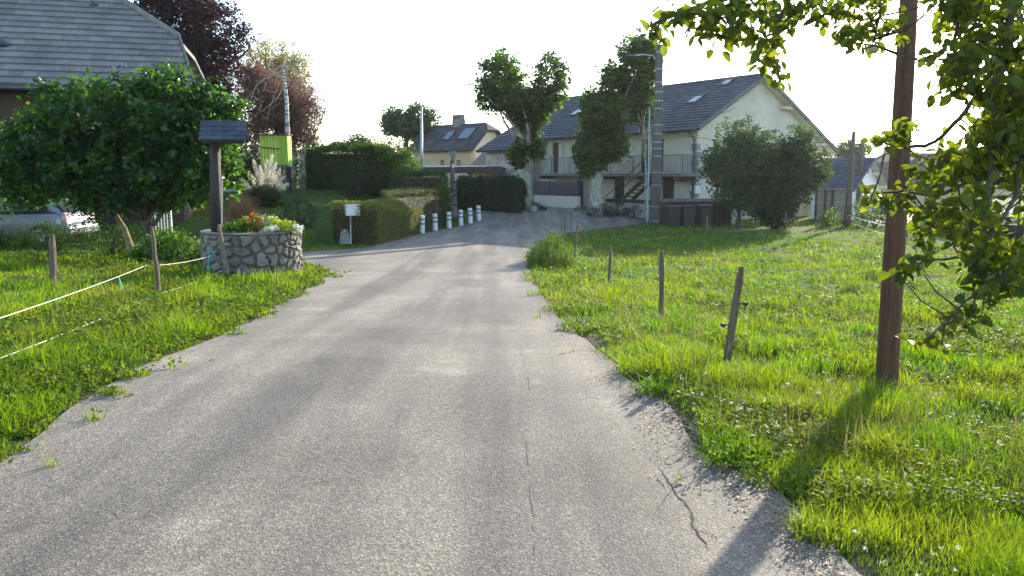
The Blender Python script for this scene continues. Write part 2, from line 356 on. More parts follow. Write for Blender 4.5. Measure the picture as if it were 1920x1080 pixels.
def sheet(name, polyd, zf, mat, kind='structure', steps=((-3, 14, .3), (14, 70, .8))):
    gx, gy = [], []
    xs = [p[0] for p in polyd]
    for y0, y1, st in steps:
        a, b = np.meshgrid(np.arange(min(xs), max(xs), st), np.arange(y0, y1, st)); gx.append(a.ravel()); gy.append(b.ravel())
    gx = np.concatenate(gx); gy = np.concatenate(gy); k = inpoly(gx, gy, polyd); gx = gx[k]; gy = gy[k]
    vs = [Vector(p) for p in polyd] + [Vector((a, b)) for a, b in zip(gx, gy)]; n = len(polyd)
    r = delaunay_2d_cdt(vs, [(i, (i + 1) % n) for i in range(n)], [], 1, 1e-4)
    V = np.array([(v.x, v.y, 0) for v in r[0]]); V[:, 2] = zf(V[:, 0], V[:, 1]); F = np.array([list(f) for f in r[2]])
    o = nmesh(name, V, [F], mat, org=(0, 0, 0), smooth=True); o['kind'] = kind
    return o
def asphalt():
    m, nt, out = new_mat('old_asphalt'); g = N(nt, 'ShaderNodeNewGeometry'); P = g.outputs['Position']
    b = N(nt, 'ShaderNodeBsdfPrincipled'); b.inputs['Roughness'].default_value = .8; b.inputs['Specular IOR Level'].default_value = .35
    base = ramp(nt, [(.3, (.15, .13, .104)), (.5, (.19, .166, .134)), (.7, (.232, .204, .167))]); n = noise_n(nt, .55, 5, .62, P); nt.links.new(n.outputs[0], base.inputs[0])
    mp = N(nt, 'ShaderNodeMapping'); mp.inputs['Scale'].default_value = (1.7, .12, 1); nt.links.new(P, mp.inputs[0]); tr = noise_n(nt, 1, 3, .5, mp.outputs[0])
    trr = ramp(nt, [(.40, (.70, .70, .72)), (.60, (1.22, 1.2, 1.16))]); nt.links.new(tr.outputs[0], trr.inputs[0]); c = mix(nt, base.outputs[0], trr.outputs[0], 1, 'MULTIPLY')
    # stones in the binder
    v = N(nt, 'ShaderNodeTexVoronoi'); v.inputs['Scale'].default_value = 105; nt.links.new(P, v.inputs['Vector']); sp = N(nt, 'ShaderNodeSeparateColor'); nt.links.new(v.outputs['Color'], sp.inputs[0])
    vr = ramp(nt, [(0, (.42, .42, .44)), (.45, (.85, .85, .85)), (.8, (1.15, 1.13, 1.1)), (1, (1.9, 1.85, 1.75))]); nt.links.new(sp.outputs[0], vr.inputs[0]); c = mix(nt, c, vr.outputs[0], .75, 'MULTIPLY')
    f = noise_n(nt, 38, 4, .75, P); fr = ramp(nt, [(.3, (.66, .66, .68)), (.7, (1.3, 1.3, 1.28))]); nt.links.new(f.outputs[0], fr.inputs[0]); c = mix(nt, c, fr.outputs[0], .8, 'MULTIPLY')
    # cracks and patch seams
    dn = noise_n(nt, 3, 4, .6, P); dv = N(nt, 'ShaderNodeMixRGB'); dv.inputs[0].default_value = .14; nt.links.new(P, dv.inputs[1]); nt.links.new(dn.outputs['Color'], dv.inputs[2])
    ve = N(nt, 'ShaderNodeTexVoronoi', feature='DISTANCE_TO_EDGE'); ve.inputs['Scale'].default_value = .62; nt.links.new(dv.outputs[0], ve.inputs['Vector'])
    cr = ramp(nt, [(0, (0, 0, 0)), (.012, (1, 1, 1))]); nt.links.new(ve.outputs[0], cr.inputs[0])
    mk = noise_n(nt, .33, 2, .5, P); mkr = ramp(nt, [(.56, (0, 0, 0)), (.66, (1, 1, 1))]); nt.links.new(mk.outputs[0], mkr.inputs[0])
    cm = mix(nt, (1, 1, 1), cr.outputs[0], mkr.outputs[0]); cd = mix(nt, (.45, .43, .42), (1, 1, 1), cm); c = mix(nt, c, cd, .4, 'MULTIPLY')
    # pale and dark stains
    s1 = noise_n(nt, 1.1, 6, .7, P); s1r = ramp(nt, [(.56, (1, 1, 1)), (.7, (1.3, 1.3, 1.28))]); nt.links.new(s1.outputs[0], s1r.inputs[0]); c = mix(nt, c, s1r.outputs[0], 1, 'MULTIPLY')
    mp2 = N(nt, 'ShaderNodeMapping'); mp2.inputs['Location'].default_value = (17, 5, 0); nt.links.new(P, mp2.inputs[0]); s2 = noise_n(nt, 1.6, 7, .72, mp2.outputs[0]); s2r = ramp(nt, [(.58, (1, 1, 1)), (.72, (.66, .66, .68))]); nt.links.new(s2.outputs[0], s2r.inputs[0]); c = mix(nt, c, s2r.outputs[0], 1, 'MULTIPLY')
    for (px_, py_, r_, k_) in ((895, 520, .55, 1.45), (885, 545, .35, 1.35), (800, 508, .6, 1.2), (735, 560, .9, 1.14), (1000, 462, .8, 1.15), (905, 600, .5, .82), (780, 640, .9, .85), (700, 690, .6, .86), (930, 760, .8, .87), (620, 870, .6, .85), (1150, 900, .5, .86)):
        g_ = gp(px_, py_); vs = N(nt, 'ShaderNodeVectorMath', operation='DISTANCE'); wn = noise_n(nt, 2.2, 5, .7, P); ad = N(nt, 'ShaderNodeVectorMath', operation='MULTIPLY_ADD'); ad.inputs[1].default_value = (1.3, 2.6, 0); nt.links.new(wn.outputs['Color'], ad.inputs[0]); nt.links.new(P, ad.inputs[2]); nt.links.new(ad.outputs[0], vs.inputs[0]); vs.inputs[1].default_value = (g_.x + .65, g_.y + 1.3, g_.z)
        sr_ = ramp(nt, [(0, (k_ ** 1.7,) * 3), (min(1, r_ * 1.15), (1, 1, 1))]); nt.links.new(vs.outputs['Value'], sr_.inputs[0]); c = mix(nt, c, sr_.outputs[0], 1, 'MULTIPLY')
    nt.links.new(c, b.inputs['Base Color'])
    bp = N(nt, 'ShaderNodeBump'); bp.inputs['Distance'].default_value = .0018; nt.links.new(v.outputs['Distance'], bp.inputs['Height'])
    bp2 = N(nt, 'ShaderNodeBump'); bp2.inputs['Distance'].default_value = .0012; nt.links.new(f.outputs[0], bp2.inputs['Height']); nt.links.new(bp.outputs[0], bp2.inputs['Normal'])
    bp3 = N(nt, 'ShaderNodeBump'); bp3.inputs['Distance'].default_value = .004; nt.links.new(cm, bp3.inputs['Height']); nt.links.new(bp2.outputs[0], bp3.inputs['Normal'])
    nt.links.new(bp3.outputs[0], b.inputs['Normal']); nt.links.new(b.outputs[0], out.inputs[0]); return m
def groundmat():
    m, nt, out = new_mat('turf_soil'); g = N(nt, 'ShaderNodeNewGeometry'); P = g.outputs['Position']
    b = N(nt, 'ShaderNodeBsdfPrincipled'); b.inputs['Roughness'].default_value = .95; b.inputs['Specular IOR Level'].default_value = .1
    n = noise_n(nt, 1.3, 6, .7, P); r = ramp(nt, [(.3, (.03, .055, .012)), (.5, (.05, .085, .018)), (.7, (.085, .115, .028))]); nt.links.new(n.outputs[0], r.inputs[0])
    f = noise_n(nt, 30, 5, .75, P); fr = ramp(nt, [(.3, (.5, .5, .5)), (.7, (1.4, 1.4, 1.4))]); nt.links.new(f.outputs[0], fr.inputs[0]); c = mix(nt, r.outputs[0], fr.outputs[0], 1, 'MULTIPLY')
    a = N(nt, 'ShaderNodeAttribute', attribute_name='dirt'); c = mix(nt, c, (.13, .105, .08), a.outputs['Fac']); nt.links.new(c, b.inputs['Base Color'])
    bp = N(nt, 'ShaderNodeBump'); bp.inputs['Distance'].default_value = .03; nt.links.new(f.outputs[0], bp.inputs['Height']); nt.links.new(bp.outputs[0], b.inputs['Normal']); nt.links.new(b.outputs[0], out.inputs[0]); return m
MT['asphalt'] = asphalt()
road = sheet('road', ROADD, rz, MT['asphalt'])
def edge_dist(x, y, poly):
    x = np.asarray(x, float); y = np.asarray(y, float); d = np.full(x.shape, 1e9)
    for i in range(len(poly)):
        x1, y1 = poly[i]; x2, y2 = poly[(i + 1) % len(poly)]; dx, dy = x2 - x1, y2 - y1; L = dx * dx + dy * dy + 1e-12
        t = np.clip(((x - x1) * dx + (y - y1) * dy) / L, 0, 1); d = np.minimum(d, np.hypot(x - x1 - t * dx, y - y1 - t * dy))
    return d
TRACK = poly_px([(1592, 416), (1668, 410), (1700, 402)]) + [(60, 70), (64, 62), (34, 40), (26, 34.5)] + poly_px([(1750, 421), (1660, 421)])
def axis(lo, hi, fine0, fine1, st, gr=1.13):
    a = list(np.arange(fine0, fine1, st)); s = st; v = fine1
    while v < hi: a.append(v); s *= gr; v += s
    a.append(hi); s = st; v = fine0
    while v > lo: s *= gr; v -= s; a.insert(0, max(v, lo))
    return np.array(sorted(set(a)))
gxs = axis(-900, 900, -7, 7, .14, 1.06); gys = axis(-30, 1500, 2, 22, .14, 1.04)
X, Y = np.meshgrid(gxs, gys); ZG = gz(X, Y)
inr = inpoly(X, Y, ROADD); near = (np.abs(X) < 30) & (Y < 70) & (Y > -4)
ED = np.full(X.shape, 9.); ED[near] = edge_dist(X[near], Y[near], ROAD)
ZG = np.where(inr, ZG - .06 * ss(ED / .25) - .02, ZG)
nx_, ny_ = X.shape[1], X.shape[0]; idx = np.arange(nx_ * ny_).reshape(ny_, nx_)
ground = nmesh('ground', np.stack([X, Y, ZG], -1).reshape(-1, 3), [np.stack([idx[:-1, :-1], idx[:-1, 1:], idx[1:, 1:], idx[1:, :-1]], -1).reshape(-1, 4)], groundmat(), org=(0, 0, 0), smooth=True)
ground['kind'] = 'structure'
da = ground.data.attributes.new('dirt', 'FLOAT', 'POINT'); dv_ = ss(1 - (ED - .1) / .32) * (X > -30) * (vn(X * 3, Y * 3, 8) * .6 + .5)
bx, by = 11.6, 34.5
dv_ = np.maximum(dv_, ss(1 - (np.hypot((X - bx) / 3.3, (Y - by) / 1.8) - .6) / .5) * .9)
da.data.foreach_set('value', np.clip(dv_, 0, 1).astype(np.float32).ravel())
track = sheet('lane', densify(TRACK, lambda y: 1.0), lambda x, y: gz(x, y) + .05, MT['asphalt'], steps=((30, 72, 1.0),))
# far hill ridge
def hill():
    xs = np.linspace(-1200, 1900, 150); ys = np.linspace(650, 1400, 24); X, Y = np.meshgrid(xs, ys)
    env = np.sin(np.clip((Y - 650) / 750, 0, 1) * math.pi * .5) ** .6
    prof = 26 + 9 * np.interp(X, [-1200, 0, 280, 450, 620, 1900], [.2, .4, .55, 1.35, .9, .6]) + 9 * (vn(X * .006, Y * .002, 2) - .5) + 5 * (vn(X * .03, Y * .01, 6) - .5)
    Z = -1.2 + env * prof * 1.25; i = np.arange(X.size).reshape(X.shape)
    m = pmat('far_meadow_and_wood', (.04, .07, .03), (.09, .12, .045), .012, 1, 0, c3=(.14, .16, .07)); o = nmesh('hill', np.stack([X, Y, Z], -1).reshape(-1, 3), [np.stack([i[:-1, :-1], i[:-1, 1:], i[1:, 1:], i[1:, :-1]], -1).reshape(-1, 4)], m, org=(0, 0, 0), smooth=True); o['kind'] = 'structure'
hill()
# ------------------------------------------------------------------ building helpers
def tiles(mb, O, u, n_up, T, row, tw, s0, s1, lift=.035):
    """courses of tiles: O origin on eave, u along eave, n_up unit vector up the slope; s0(t), s1(t) extent along u at slope distance t"""
    O = Vector(O); u = Vector(u).normalized(); q = Vector(n_up).normalized(); nrm = u.cross(q)
    if nrm.z < 0: nrm = -nrm
    k = int(math.ceil(T / row)); row = T / k
    for i in range(k):
        t0 = i * row; t1 = t0 + row; a, b = s0(t0 + row * .5), s1(t0 + row * .5)
        if b - a < .05: continue
        m = max(1, int((b - a) / tw)); off = (i % 2) * .5 * tw
        cuts = [a] + [c for c in np.arange(math.floor(a / tw) * tw + off, b, tw) if c > a + .03 and c < b - .03] + [b]
        for c0, c1 in zip(cuts[:-1], cuts[1:]):
            P = lambda s, t, h: O + u * s + q * t + nrm * h
            g = .004; j = random.uniform(-.004, .004)
            A, B, Cc, D = P(c0 + g, t0 - .01, lift + j), P(c1 - g, t0 - .01, lift + j), P(c1 - g, t1 + .02, .006 + j), P(c0 + g, t1 + .02, .006 + j)
            E, F_ = P(c0 + g, t0 - .01, -.01), P(c1 - g, t0 - .01, -.01)
            r = random.random(); mb.face([A, B, Cc, D], r); mb.face([E, F_, B, A], r * .5)
def roof_slab(mb, pts, th=.12):
    a = Vector(pts[1]) - Vector(pts[0]); b = Vector(pts[2]) - Vector(pts[0]); n = a.cross(b).normalized()
    if n.z > 0: n = -n
    mb.prism([Vector(p) + n * .006 for p in pts], n * th)
class Fr:
    """local frame of a building: o origin, u along front, v depth (into the building)"""
    def __init__(s, o, ang): s.o = Vector(o); s.u = Vector((math.cos(ang), math.sin(ang), 0)); s.v = Vector((-s.u.y, s.u.x, 0)); s.M = Matrix((s.u, s.v, Vector((0, 0, 1)))).transposed()
    def p(s, a, b, z): return Vector((s.o.x, s.o.y, 0)) + s.u * a + s.v * b + Vector((0, 0, z))
    def box(s, mb, a, b, z, r=None):   # ranges
        return mb.box(s.p((a[0] + a[1]) / 2, (b[0] + b[1]) / 2, (z[0] + z[1]) / 2), (abs(a[1] - a[0]), abs(b[1] - b[0]), abs(z[1] - z[0])), M=s.M, r=r)
def wall_open(fr, mb, a, b, z, ops):
    """wall over a-range, thickness b-range, z-range with rectangular openings (a0,a1,z0,z1)"""
    As = sorted(set([a[0], a[1]] + [v for o in ops for v in o[:2]])); Zs = sorted(set([z[0], z[1]] + [v for o in ops for v in o[2:]]))
    for a0, a1 in zip(As[:-1], As[1:]):
        run = None
        for z0, z1 in zip(Zs[:-1], Zs[1:]):
            c, d = (a0 + a1) / 2, (z0 + z1) / 2
            hole = any(o[0] < c < o[1] and o[2] < d < o[3] for o in ops)
            if hole:
                if run: fr.box(mb, (a0, a1), b, run); run = None
            else: run = (run[0], z1) if run else (z0, z1)
        if run: fr.box(mb, (a0, a1), b, run)
def skylight(fr, parent, rp, s, t, w_, h_, roofP, nrm, u, q, open_=False, lab=None):
    c = roofP(s, t); M = Matrix((u, q, nrm)).transposed()
    f = MB(); 
    for dx, dy, sx, sy in ((-w_ / 2, 0, .08, h_), (w_ / 2, 0, .08, h_), (0, -h_ / 2, w_ + .08, .08), (0, h_ / 2, w_ + .08, .08)): f.box(c + M @ Vector((dx, dy, .06)), (sx, sy, .14 + (.004 if sy == h_ else 0)), M=M)
    o = f.build('roof_window', MT['zinc'], parent); g = MB(); g.box(c + M @ Vector((0, 0, .08)), (w_ - .08, h_ - .08, .03), M=M); g.build('pane', MT['skyglass'], o); return o
def hitplane(px, py, P0, n):
    d = ray(px, py); o = Vector((0, 0, CZ)); return o + d * ((Vector(P0) - o).dot(n) / d.dot(n))
def f_hit(F, px, py, d):      # facade plane at depth d -> (s, z)
    P = hitplane(px, py, F.p(0, d, 0), F.v); return (P - F.p(0, 0, 0)).dot(F.u), P.z
def g_hit(F, px, py, s):      # gable plane at s -> (d, z)
    P = hitplane(px, py, F.p(s, 0, 0), F.u); return (P - F.p(0, 0, 0)).dot(F.v), P.z
def door_part(F, parent, a0, a1, z0, z1, d, mat, name='door'):
    m = MB(); F.box(m, (a0, a1), (d + .10, d + .15), (z0, z1)); n = max(1, int((a1 - a0) / .3))
    for i in range(n): 
        w_ = (a1 - a0) / n; F.box(m, (a0 + i * w_ + .03, a0 + (i + 1) * w_ - .03), (d + .085, d + .105), (z0 + .06, z1 - .06))
    return m.build(name, mat, parent)
def window_part(F, parent, a0, a1, z0, z1, d, frame='door', bars=0):
    f = MB(); t = .06
    F.box(f, (a0, a0 + t), (d + .06, d + .12), (z0, z1)); F.box(f, (a1 - t, a1), (d + .06, d + .12), (z0, z1)); F.box(f, (a0 + t, a1 - t), (d + .06, d + .12), (z0, z0 + t)); F.box(f, (a0 + t, a1 - t), (d + .06, d + .12), (z1 - t, z1)); F.box(f, ((a0 + a1) / 2 - .025, (a0 + a1) / 2 + .025), (d + .065, d + .115), (z0 + t, z1 - t))
    for i in range(bars):
        a = a0 + (i + .5) * (a1 - a0) / bars; F.box(f, (a - .012, a + .012), (d - .02, d + .005), (z0, z1))
    o = f.build('window', MT[frame], parent); g = MB(); F.box(g, (a0 + t, a1 - t), (d + .085, d + .095), (z0 + t, z1 - t)); g.build('pane', MT['glass'], o); return o
# ================================================================== farmhouse with balcony
C0 = (9.9, 42.0); FH = Fr(C0, math.radians(-54)); zg = -1.0
s_e, ze = f_hit(FH, 1303, 241, -.5)
pk = g_hit(FH, 1437, 141, .5); R_, ZR = pk; rr_ = g_hit(FH, 1572, 286, .5); SL = (ZR - ze) / (R_ + .5)
D2, Z2 = rr_; SL2 = (ZR - Z2) / (D2 - R_); DW = D2 - .9; sB = -18.2; sC = -13.6
house = thing('farmhouse', 'long cream two storey farmhouse with grey tiled roof and a balcony along its front', 'house', (C0[0], C0[1], zg))
def zf_(d): return ze + (d + .5) * SL if d < R_ else ZR - (d - R_) * SL2
H = lambda x, y, d=0: f_hit(FH, x, y, d)
def rect(x0, y0, x1, y1, d=0):
    a0, zt_ = H(x0, y0, d); a1, zb_ = H(x1, y1, d); return (min(a0, a1), max(a0, a1), zb_, zt_)
R1 = rect(1036, 268, 1047, 321); R2 = rect(1055, 270, 1074, 296); R3 = rect(1158, 270, 1180, 294); R4 = rect(1202, 260, 1216, 320); R5 = rect(1233, 260, 1243, 320)
R4 = (*R4[:2], 1.66, R4[3]); R5 = (*R5[:2], 1.66, R5[3]); R1 = (*R1[:2], 1.66, R1[3])
G1 = rect(1080, 338, 1093, 388); G1 = (G1[0], G1[1], -.5, 1.15); G2 = rect(1152, 330, 1170, 375); G2 = (G2[0], G2[1], -.1, G2[3]); G3 = rect(1242, 333, 1263, 380); G3 = (G3[0], G3[1], zg, G3[3]); G4 = rect(1003, 330, 1030, 350); G4 = (G4[0], G4[1], .2, 1.1)
w_ = MB(); ztop = zf_(0) - .16
wall_open(FH, w_, (sC, 0), (0, .4), (zg - .3, 1.5), [G1, G2, G3, G4]); wall_open(FH, w_, (sC, 0), (0, .4), (1.5, ztop), [R1, R2, R3, R4, R5])
# gable walls as profiles
for s in (0, sB):
    poly = [FH.p(s - (.4 if s == 0 else 0), d, z) for d, z in ((.4, zg - .3), (DW, zg - .3), (DW, zf_(DW) - .15), (R_, ZR - .16), (.4, zf_(.4) - .15))]
    w_.prism(poly, FH.u * .4)
FH.box(w_, (sB + .4, -.4), (DW - .4, DW), (zg - .3, zf_(DW) - .2))
w_.build('wall', MT['render'], house)
# projecting stone end
st = MB(); fw = rect(957, 330, 967, 342, -1.3)
wall_open(FH, st, (sB, sC), (-1.3, -.9), (zg - .3, zf_(-1.3) - .12), [fw])
for s in (sC - .4, sB):
    st.prism([FH.p(s, d, z) for d, z in ((-.9, zg - .3), (.4, zg - .3), (.4, zf_(.4) - .15), (-.9, zf_(-.9) - .15))], FH.u * .4)
def stonewall(name, c1, c2, mort, sc):
    m, nt, out = new_mat(name); tc = N(nt, 'ShaderNodeTexCoord'); v = N(nt, 'ShaderNodeTexVoronoi', feature='DISTANCE_TO_EDGE'); v.inputs['Scale'].default_value = sc; nt.links.new(tc.outputs['Object'], v.inputs['Vector'])
    v2 = N(nt, 'ShaderNodeTexVoronoi'); v2.inputs['Scale'].default_value = sc; nt.links.new(tc.outputs['Object'], v2.inputs['Vector']); sp = N(nt, 'ShaderNodeSeparateColor'); nt.links.new(v2.outputs['Color'], sp.inputs[0])
    r = ramp(nt, [(0, c1), (1, c2)]); nt.links.new(sp.outputs[0], r.inputs[0]); e = ramp(nt, [(.03, (0, 0, 0)), (.09, (1, 1, 1))]); nt.links.new(v.outputs[0], e.inputs[0]); c = mix(nt, mort, r.outputs[0], e.outputs[0])
    b = N(nt, 'ShaderNodeBsdfPrincipled'); b.inputs['Roughness'].default_value = .95; nt.links.new(c, b.inputs['Base Color']); bp = N(nt, 'ShaderNodeBump'); bp.inputs['Distance'].default_value = .04; nt.links.new(e.outputs[0], bp.inputs['Height']); nt.links.new(bp.outputs[0], b.inputs['Normal']); nt.links.new(b.outputs[0], out.inputs[0]); return m
MT['rubble'] = stonewall('rubble_wall', (.36, .32, .26), (.6, .55, .46), (.6, .55, .47), 3.2)
st.build('stone_wall', MT['rubble'], house); window_part(FH, house, *fw, -1.3)
# roof
q1 = (FH.v + Vector((0, 0, SL))).normalized(); O1 = FH.p(0, -.5, ze) - q1 * (1.35 / q1.dot(FH.v)); T1 = (R_ + 1.85) / q1.dot(FH.v); tc_ = 1.35 / q1.dot(FH.v)
rf = MB(); s0f = lambda t: sB - .5; s1f = lambda t: (sC + .3 if t < tc_ else .5)
tiles(rf, O1, FH.u, q1, T1, .36, .30, s0f, s1f, .07)
q2 = (-FH.v + Vector((0, 0, SL2))).normalized(); O2 = FH.p(0, D2, Z2); T2 = (D2 - R_) / abs(q2.dot(FH.v))
tiles(rf, O2, FH.u, q2, T2, .34, .9, lambda t: sB - .5, lambda t: .5, .04)
P_ = lambda s, t: O1 + FH.u * s + q1 * t
roof_slab(rf, [P_(sB - .5, tc_), P_(.5, tc_), P_(.5, T1), P_(sB - .5, T1)]); roof_slab(rf, [P_(sB - .5, 0), P_(sC + .3, 0), P_(sC + .3, tc_ - .003), P_(sB - .5, tc_ - .003)])
roof_slab(rf, [FH.p(sB - .5, D2, Z2), FH.p(.5, D2, Z2), FH.p(.5, R_, ZR - .003), FH.p(sB - .5, R_, ZR - .003)])
rf.tube([FH.p(sB - .5, R_, ZR + .05), FH.p(.5, R_, ZR + .05)], .11, 8)
roof = rf.build('roof', MT['tile'], house)
vb = MB(); 
for a, b in ((FH.p(.53, -.55, ze - .02), FH.p(.53, R_, ZR - .02)), (FH.p(.53, R_, ZR - .02), FH.p(.53, D2 + .05, Z2 - .02))): vb.beam(a, b, .05, .22)
vb.build('verge_board', MT['zinc'], house)
so = MB()
for d0, d1 in ((-.4, R_ - .1), (R_ + .1, D2 - .1)): so.prism([FH.p(.02, d, zf_(d) - .135) for d in (d0, d1)] + [FH.p(.02, d1, zf_(d1) - .17), FH.p(.02, d0, zf_(d0) - .17)], FH.u * .46)
for dd, zz in ((g_hit(FH, 1475, 193, .2)), g_hit(FH, 1540, 252, .2)): 
    pe = MB(); FH.box(pe, (.003, .42), (dd - .35, dd + .35), (zf_(dd) - .42, zf_(dd) - .25)); pe.build('purlin_end', MT['render'], house)
so.build('soffit', MT['render'], house)
gt = MB(); gt.tube([FH.p(.45, -.6, ze - .06), FH.p(sC + .3, -.6, ze - .06)], .065, 8); gt.tube([FH.p(-.15, -.6, ze - .1), FH.p(-.15, -.08, ze - .5), FH.p(-.15, -.08, zg)], .045, 8); gt.build('gutter', MT['zinc'], house)
nr = FH.u.cross(q1); nr = nr if nr.z > 0 else -nr
for (x, y, ww, hh) in ((1304, 188, .78, .98), (1363, 156, .7, .8), (1081, 212, .78, .98)):
    Pq = hitplane(x, y, O1, nr) - O1; skylight(FH, roof, None, Pq.dot(FH.u), Pq.dot(q1), ww, hh, P_, nr, FH.u, q1)
for r in (R1, R4, R5): door_part(FH, house, *r, 0, MT['door'], 'balcony_door')
for r in (G1, G3): door_part(FH, house, *r, 0, MT['door'])
window_part(FH, house, *R3, 0, 'door', 6); window_part(FH, house, *G2, 0); window_part(FH, house, *G4, 0)
door_part(FH, house, *R2, 0, MT['render'], 'shutter')
inn = MB(); FH.box(inn, (sC + .1, -.5), (2.2, 2.3), (zg, ztop - .3)); FH.box(inn, (sC + .1, -.5), (.42, 2.2), (1.35, 1.5)); inn.build('inner_partition', MT['render2'], house)
bl0 = H(1000, 323, -1.35)[0]; bl1 = H(1278, 322, -1.35)[0]
b_ = MB(); FH.box(b_, (bl0, bl1), (-1.35, -.003), (1.46, 1.64)); 
for s in np.linspace(bl0 + .5, bl1 - .6, 5): FH.box(b_, (s - .1, s + .1), (-1.2, -.002), (1.28, 1.458))
FH.box(b_, (bl0 + 4.1, bl0 + 4.35), (-1.3, -1.05), (zg - .1, 1.457))
b_.build('balcony', MT['concrete'], house)
def railing(s0, s1, d, z0, h, slope=None):
    m = MB(); n = int(abs(s1 - s0) / .13)
    zz = lambda s: z0 if slope is None else slope(s)
    for i in range(n + 1):
        s = s0 + (s1 - s0) * i / n; post = i % 14 == 0 or i == n
        t = .02 if post else .009; FH.box(m, (s - t, s + t), (d - t, d + t), (zz(s) + (.0 if post else .08), zz(s) + h - .03))
    m.beam(FH.p(s0, d, zz(s0) + h), FH.p(s1, d, zz(s1) + h), .05, .04); m.beam(FH.p(s0, d, zz(s0) + .08), FH.p(s1, d, zz(s1) + .08), .025, .02); return m
rl = railing(bl0, bl1, -1.3, 1.64, .95)
rl.beam(FH.p(bl1, -1.3, 2.59), FH.p(bl1, -.01, 2.59), .05, .04)
for i in range(9): FH.box(rl, (bl1 - .01, bl1 + .01), (-1.18 + i * .13, -1.16 + i * .13), (1.66, 2.57))
rl.build('railing', MT['zinc'], house)
sa = H(1215, 323, -2.2)[0]; sb = H(1128, 385, -2.2)[0]; z_a, z_b = 1.6, zg + .1
sm = MB(); nst = 13
for i in range(nst):
    f = (i + .5) / nst; s = sa + (sb - sa) * f; z = z_a + (z_b - z_a) * f; FH.box(sm, (s - .17, s + .17), (-2.2, -1.4), (z - .03, z + .02))
for d in (-2.22, -1.38): sm.beam(FH.p(sa, d, z_a - .1), FH.p(sb, d, z_b - .1), .04, .2)
for hh in (.5, .95): sm.beam(FH.p(sa, -2.24, z_a + hh), FH.p(sb, -2.24, z_b + hh), .035, .035)
for f in (.05, .5, .95): s = sa + (sb - sa) * f; z = z_a + (z_b - z_a) * f; FH.box(sm, (s - .02, s + .02), (-2.26, -2.225), (z, z + .95))
sm.build('outside_stair', MT['darkwood'], house)
aw = MB(); a0 = H(1238, 325, -.9)[0]; a1 = H(1290, 325, -.9)[0]
aw.prism([FH.p(a0, -1.0, 1.35), FH.p(a1, -1.0, 1.2), FH.p(a1, -1.0, 1.28), FH.p(a0 + .2, -1.0, 1.46 - .05)], FH.v * .98); aw.build('door_canopy', MT['rust'], house)
qn = MB()
for i in range(8):
    z = zg + .9 + i * .42; L = .42 if i % 2 else .24; FH.box(qn, (-L, .018), (-.018, .0 - .001), (z, z + .36)); FH.box(qn, (.001, .02), (-.018, .42 if not i % 2 else .24), (z, z + .36))
qn.build('corner_stones', MT['stone'], house)
mb_ = MB(); d, z = g_hit(FH, 1306, 355, 0); FH.box(mb_, (.002, .12), (d - .2, d + .2), (z - .22, z + .22)); mb_.build('meter_box', MT['white'], house, bevel=.01)
# low forecourt walls
lw = thing('garden_wall', 'low whitewashed wall with dark coping at foot of the outside stair', 'wall', FH.p(-3, -3.6, zg))
a0 = H(1138, 398, -3.4)[0]; a1 = H(1296, 398, -3.4)[0]; m = MB(); FH.box(m, (a0, a1), (-3.4, -3.2), (zg - .3, .08)); FH.box(m, (a1 - .2, a1), (-3.197, -.02), (zg - .3, .08)); m.build('wall', MT['pale'], lw)
m = MB(); FH.box(m, (a0 - .04, a1 + .04), (-3.5, -3.1), (.083, .26)); m.build('coping', MT['rust'], lw)
lw = thing('low_wall', 'low white wall carrying dark screen panels, left of the double plane tree trunk', 'wall', FH.p(-11, -1.6, zg))
a0 = H(1001, 383, -2.0)[0]; a1 = H(1084, 383, -2.0)[0]; m = MB(); FH.box(m, (a0, a1), (-2.0, -1.8), (zg - .3, .25)); m.build('wall', MT['render'], lw)
m = MB(); am = H(1028, 383, -2.0)[0]; FH.box(m, (a0, am - .03), (-1.93, -1.88), (.253, 1.12)); FH.box(m, (am + .03, a1 - .1), (-1.93, -1.88), (.253, 1.12))
for s in (a0, am, a1 - .07): FH.box(m, (s - .028, s + .028), (-1.95, -1.86), (.254, 1.18))
m.build('screen_panel', pmat('anthracite_panel', (.03, .032, .045), (.042, .045, .06), 2, .5, .02), lw)
# ================================================================== second house behind the carport
C3 = at(884, 300, 68); F3 = Fr(C3, math.radians(-42)); h2 = thing('rear_house', 'ochre and cream house with dark half hipped roof and small chimney behind the carport', 'house', (C3.x, C3.y, -1))
ze3 = f_hit(F3, 884, 281, -.5)[1]; r3 = g_hit(F3, 924, 229, .5); RR3, ZR3 = r3; s3 = f_hit(F3, 775, 284, 0)[0]
sl3 = (ZR3 - ze3) / (RR3 + .5); z3 = lambda d: ze3 + (d + .5) * sl3 if d < RR3 else ZR3 - (d - RR3) * sl3
m = MB(); W1 = [f_hit(F3, x, y, 0) for x, y in ((826, 300), (833, 310), (856, 300), (865, 312))]
ops = [(W1[0][0], W1[1][0], W1[1][1], W1[0][1]), (W1[2][0], W1[3][0], W1[3][1], W1[2][1])]
wall_open(F3, m, (s3, 0), (0, .4), (-1.2, z3(0) - .2), ops); m.build('front_wall', MT['render2'], h2)
hipd = .55
m = MB(); d1 = 2 * RR3 - .3; zc = ze3 + (ZR3 - ze3) * .72; dc = (zc - ze3) / sl3 - .5
m.prism([F3.p(-.4, d, z) for d, z in ((.41, -1.2), (d1, -1.2), (d1, z3(d1) - .15), (2 * RR3 - dc, zc - .15), (dc, zc - .15), (.41, z3(.41) - .15))], F3.u * .4); m.build('gable_wall', MT['render'], h2)
for o in ops: window_part(F3, h2, *o, 0)
q3 = (F3.v + Vector((0, 0, sl3))).normalized(); O3 = F3.p(0, -.5, ze3); T3 = (RR3 + .5) / q3.dot(F3.v); tcut = T3 * .72
m = MB(); e1 = lambda t: .6 if t < tcut else .6 - (t - tcut) * .9
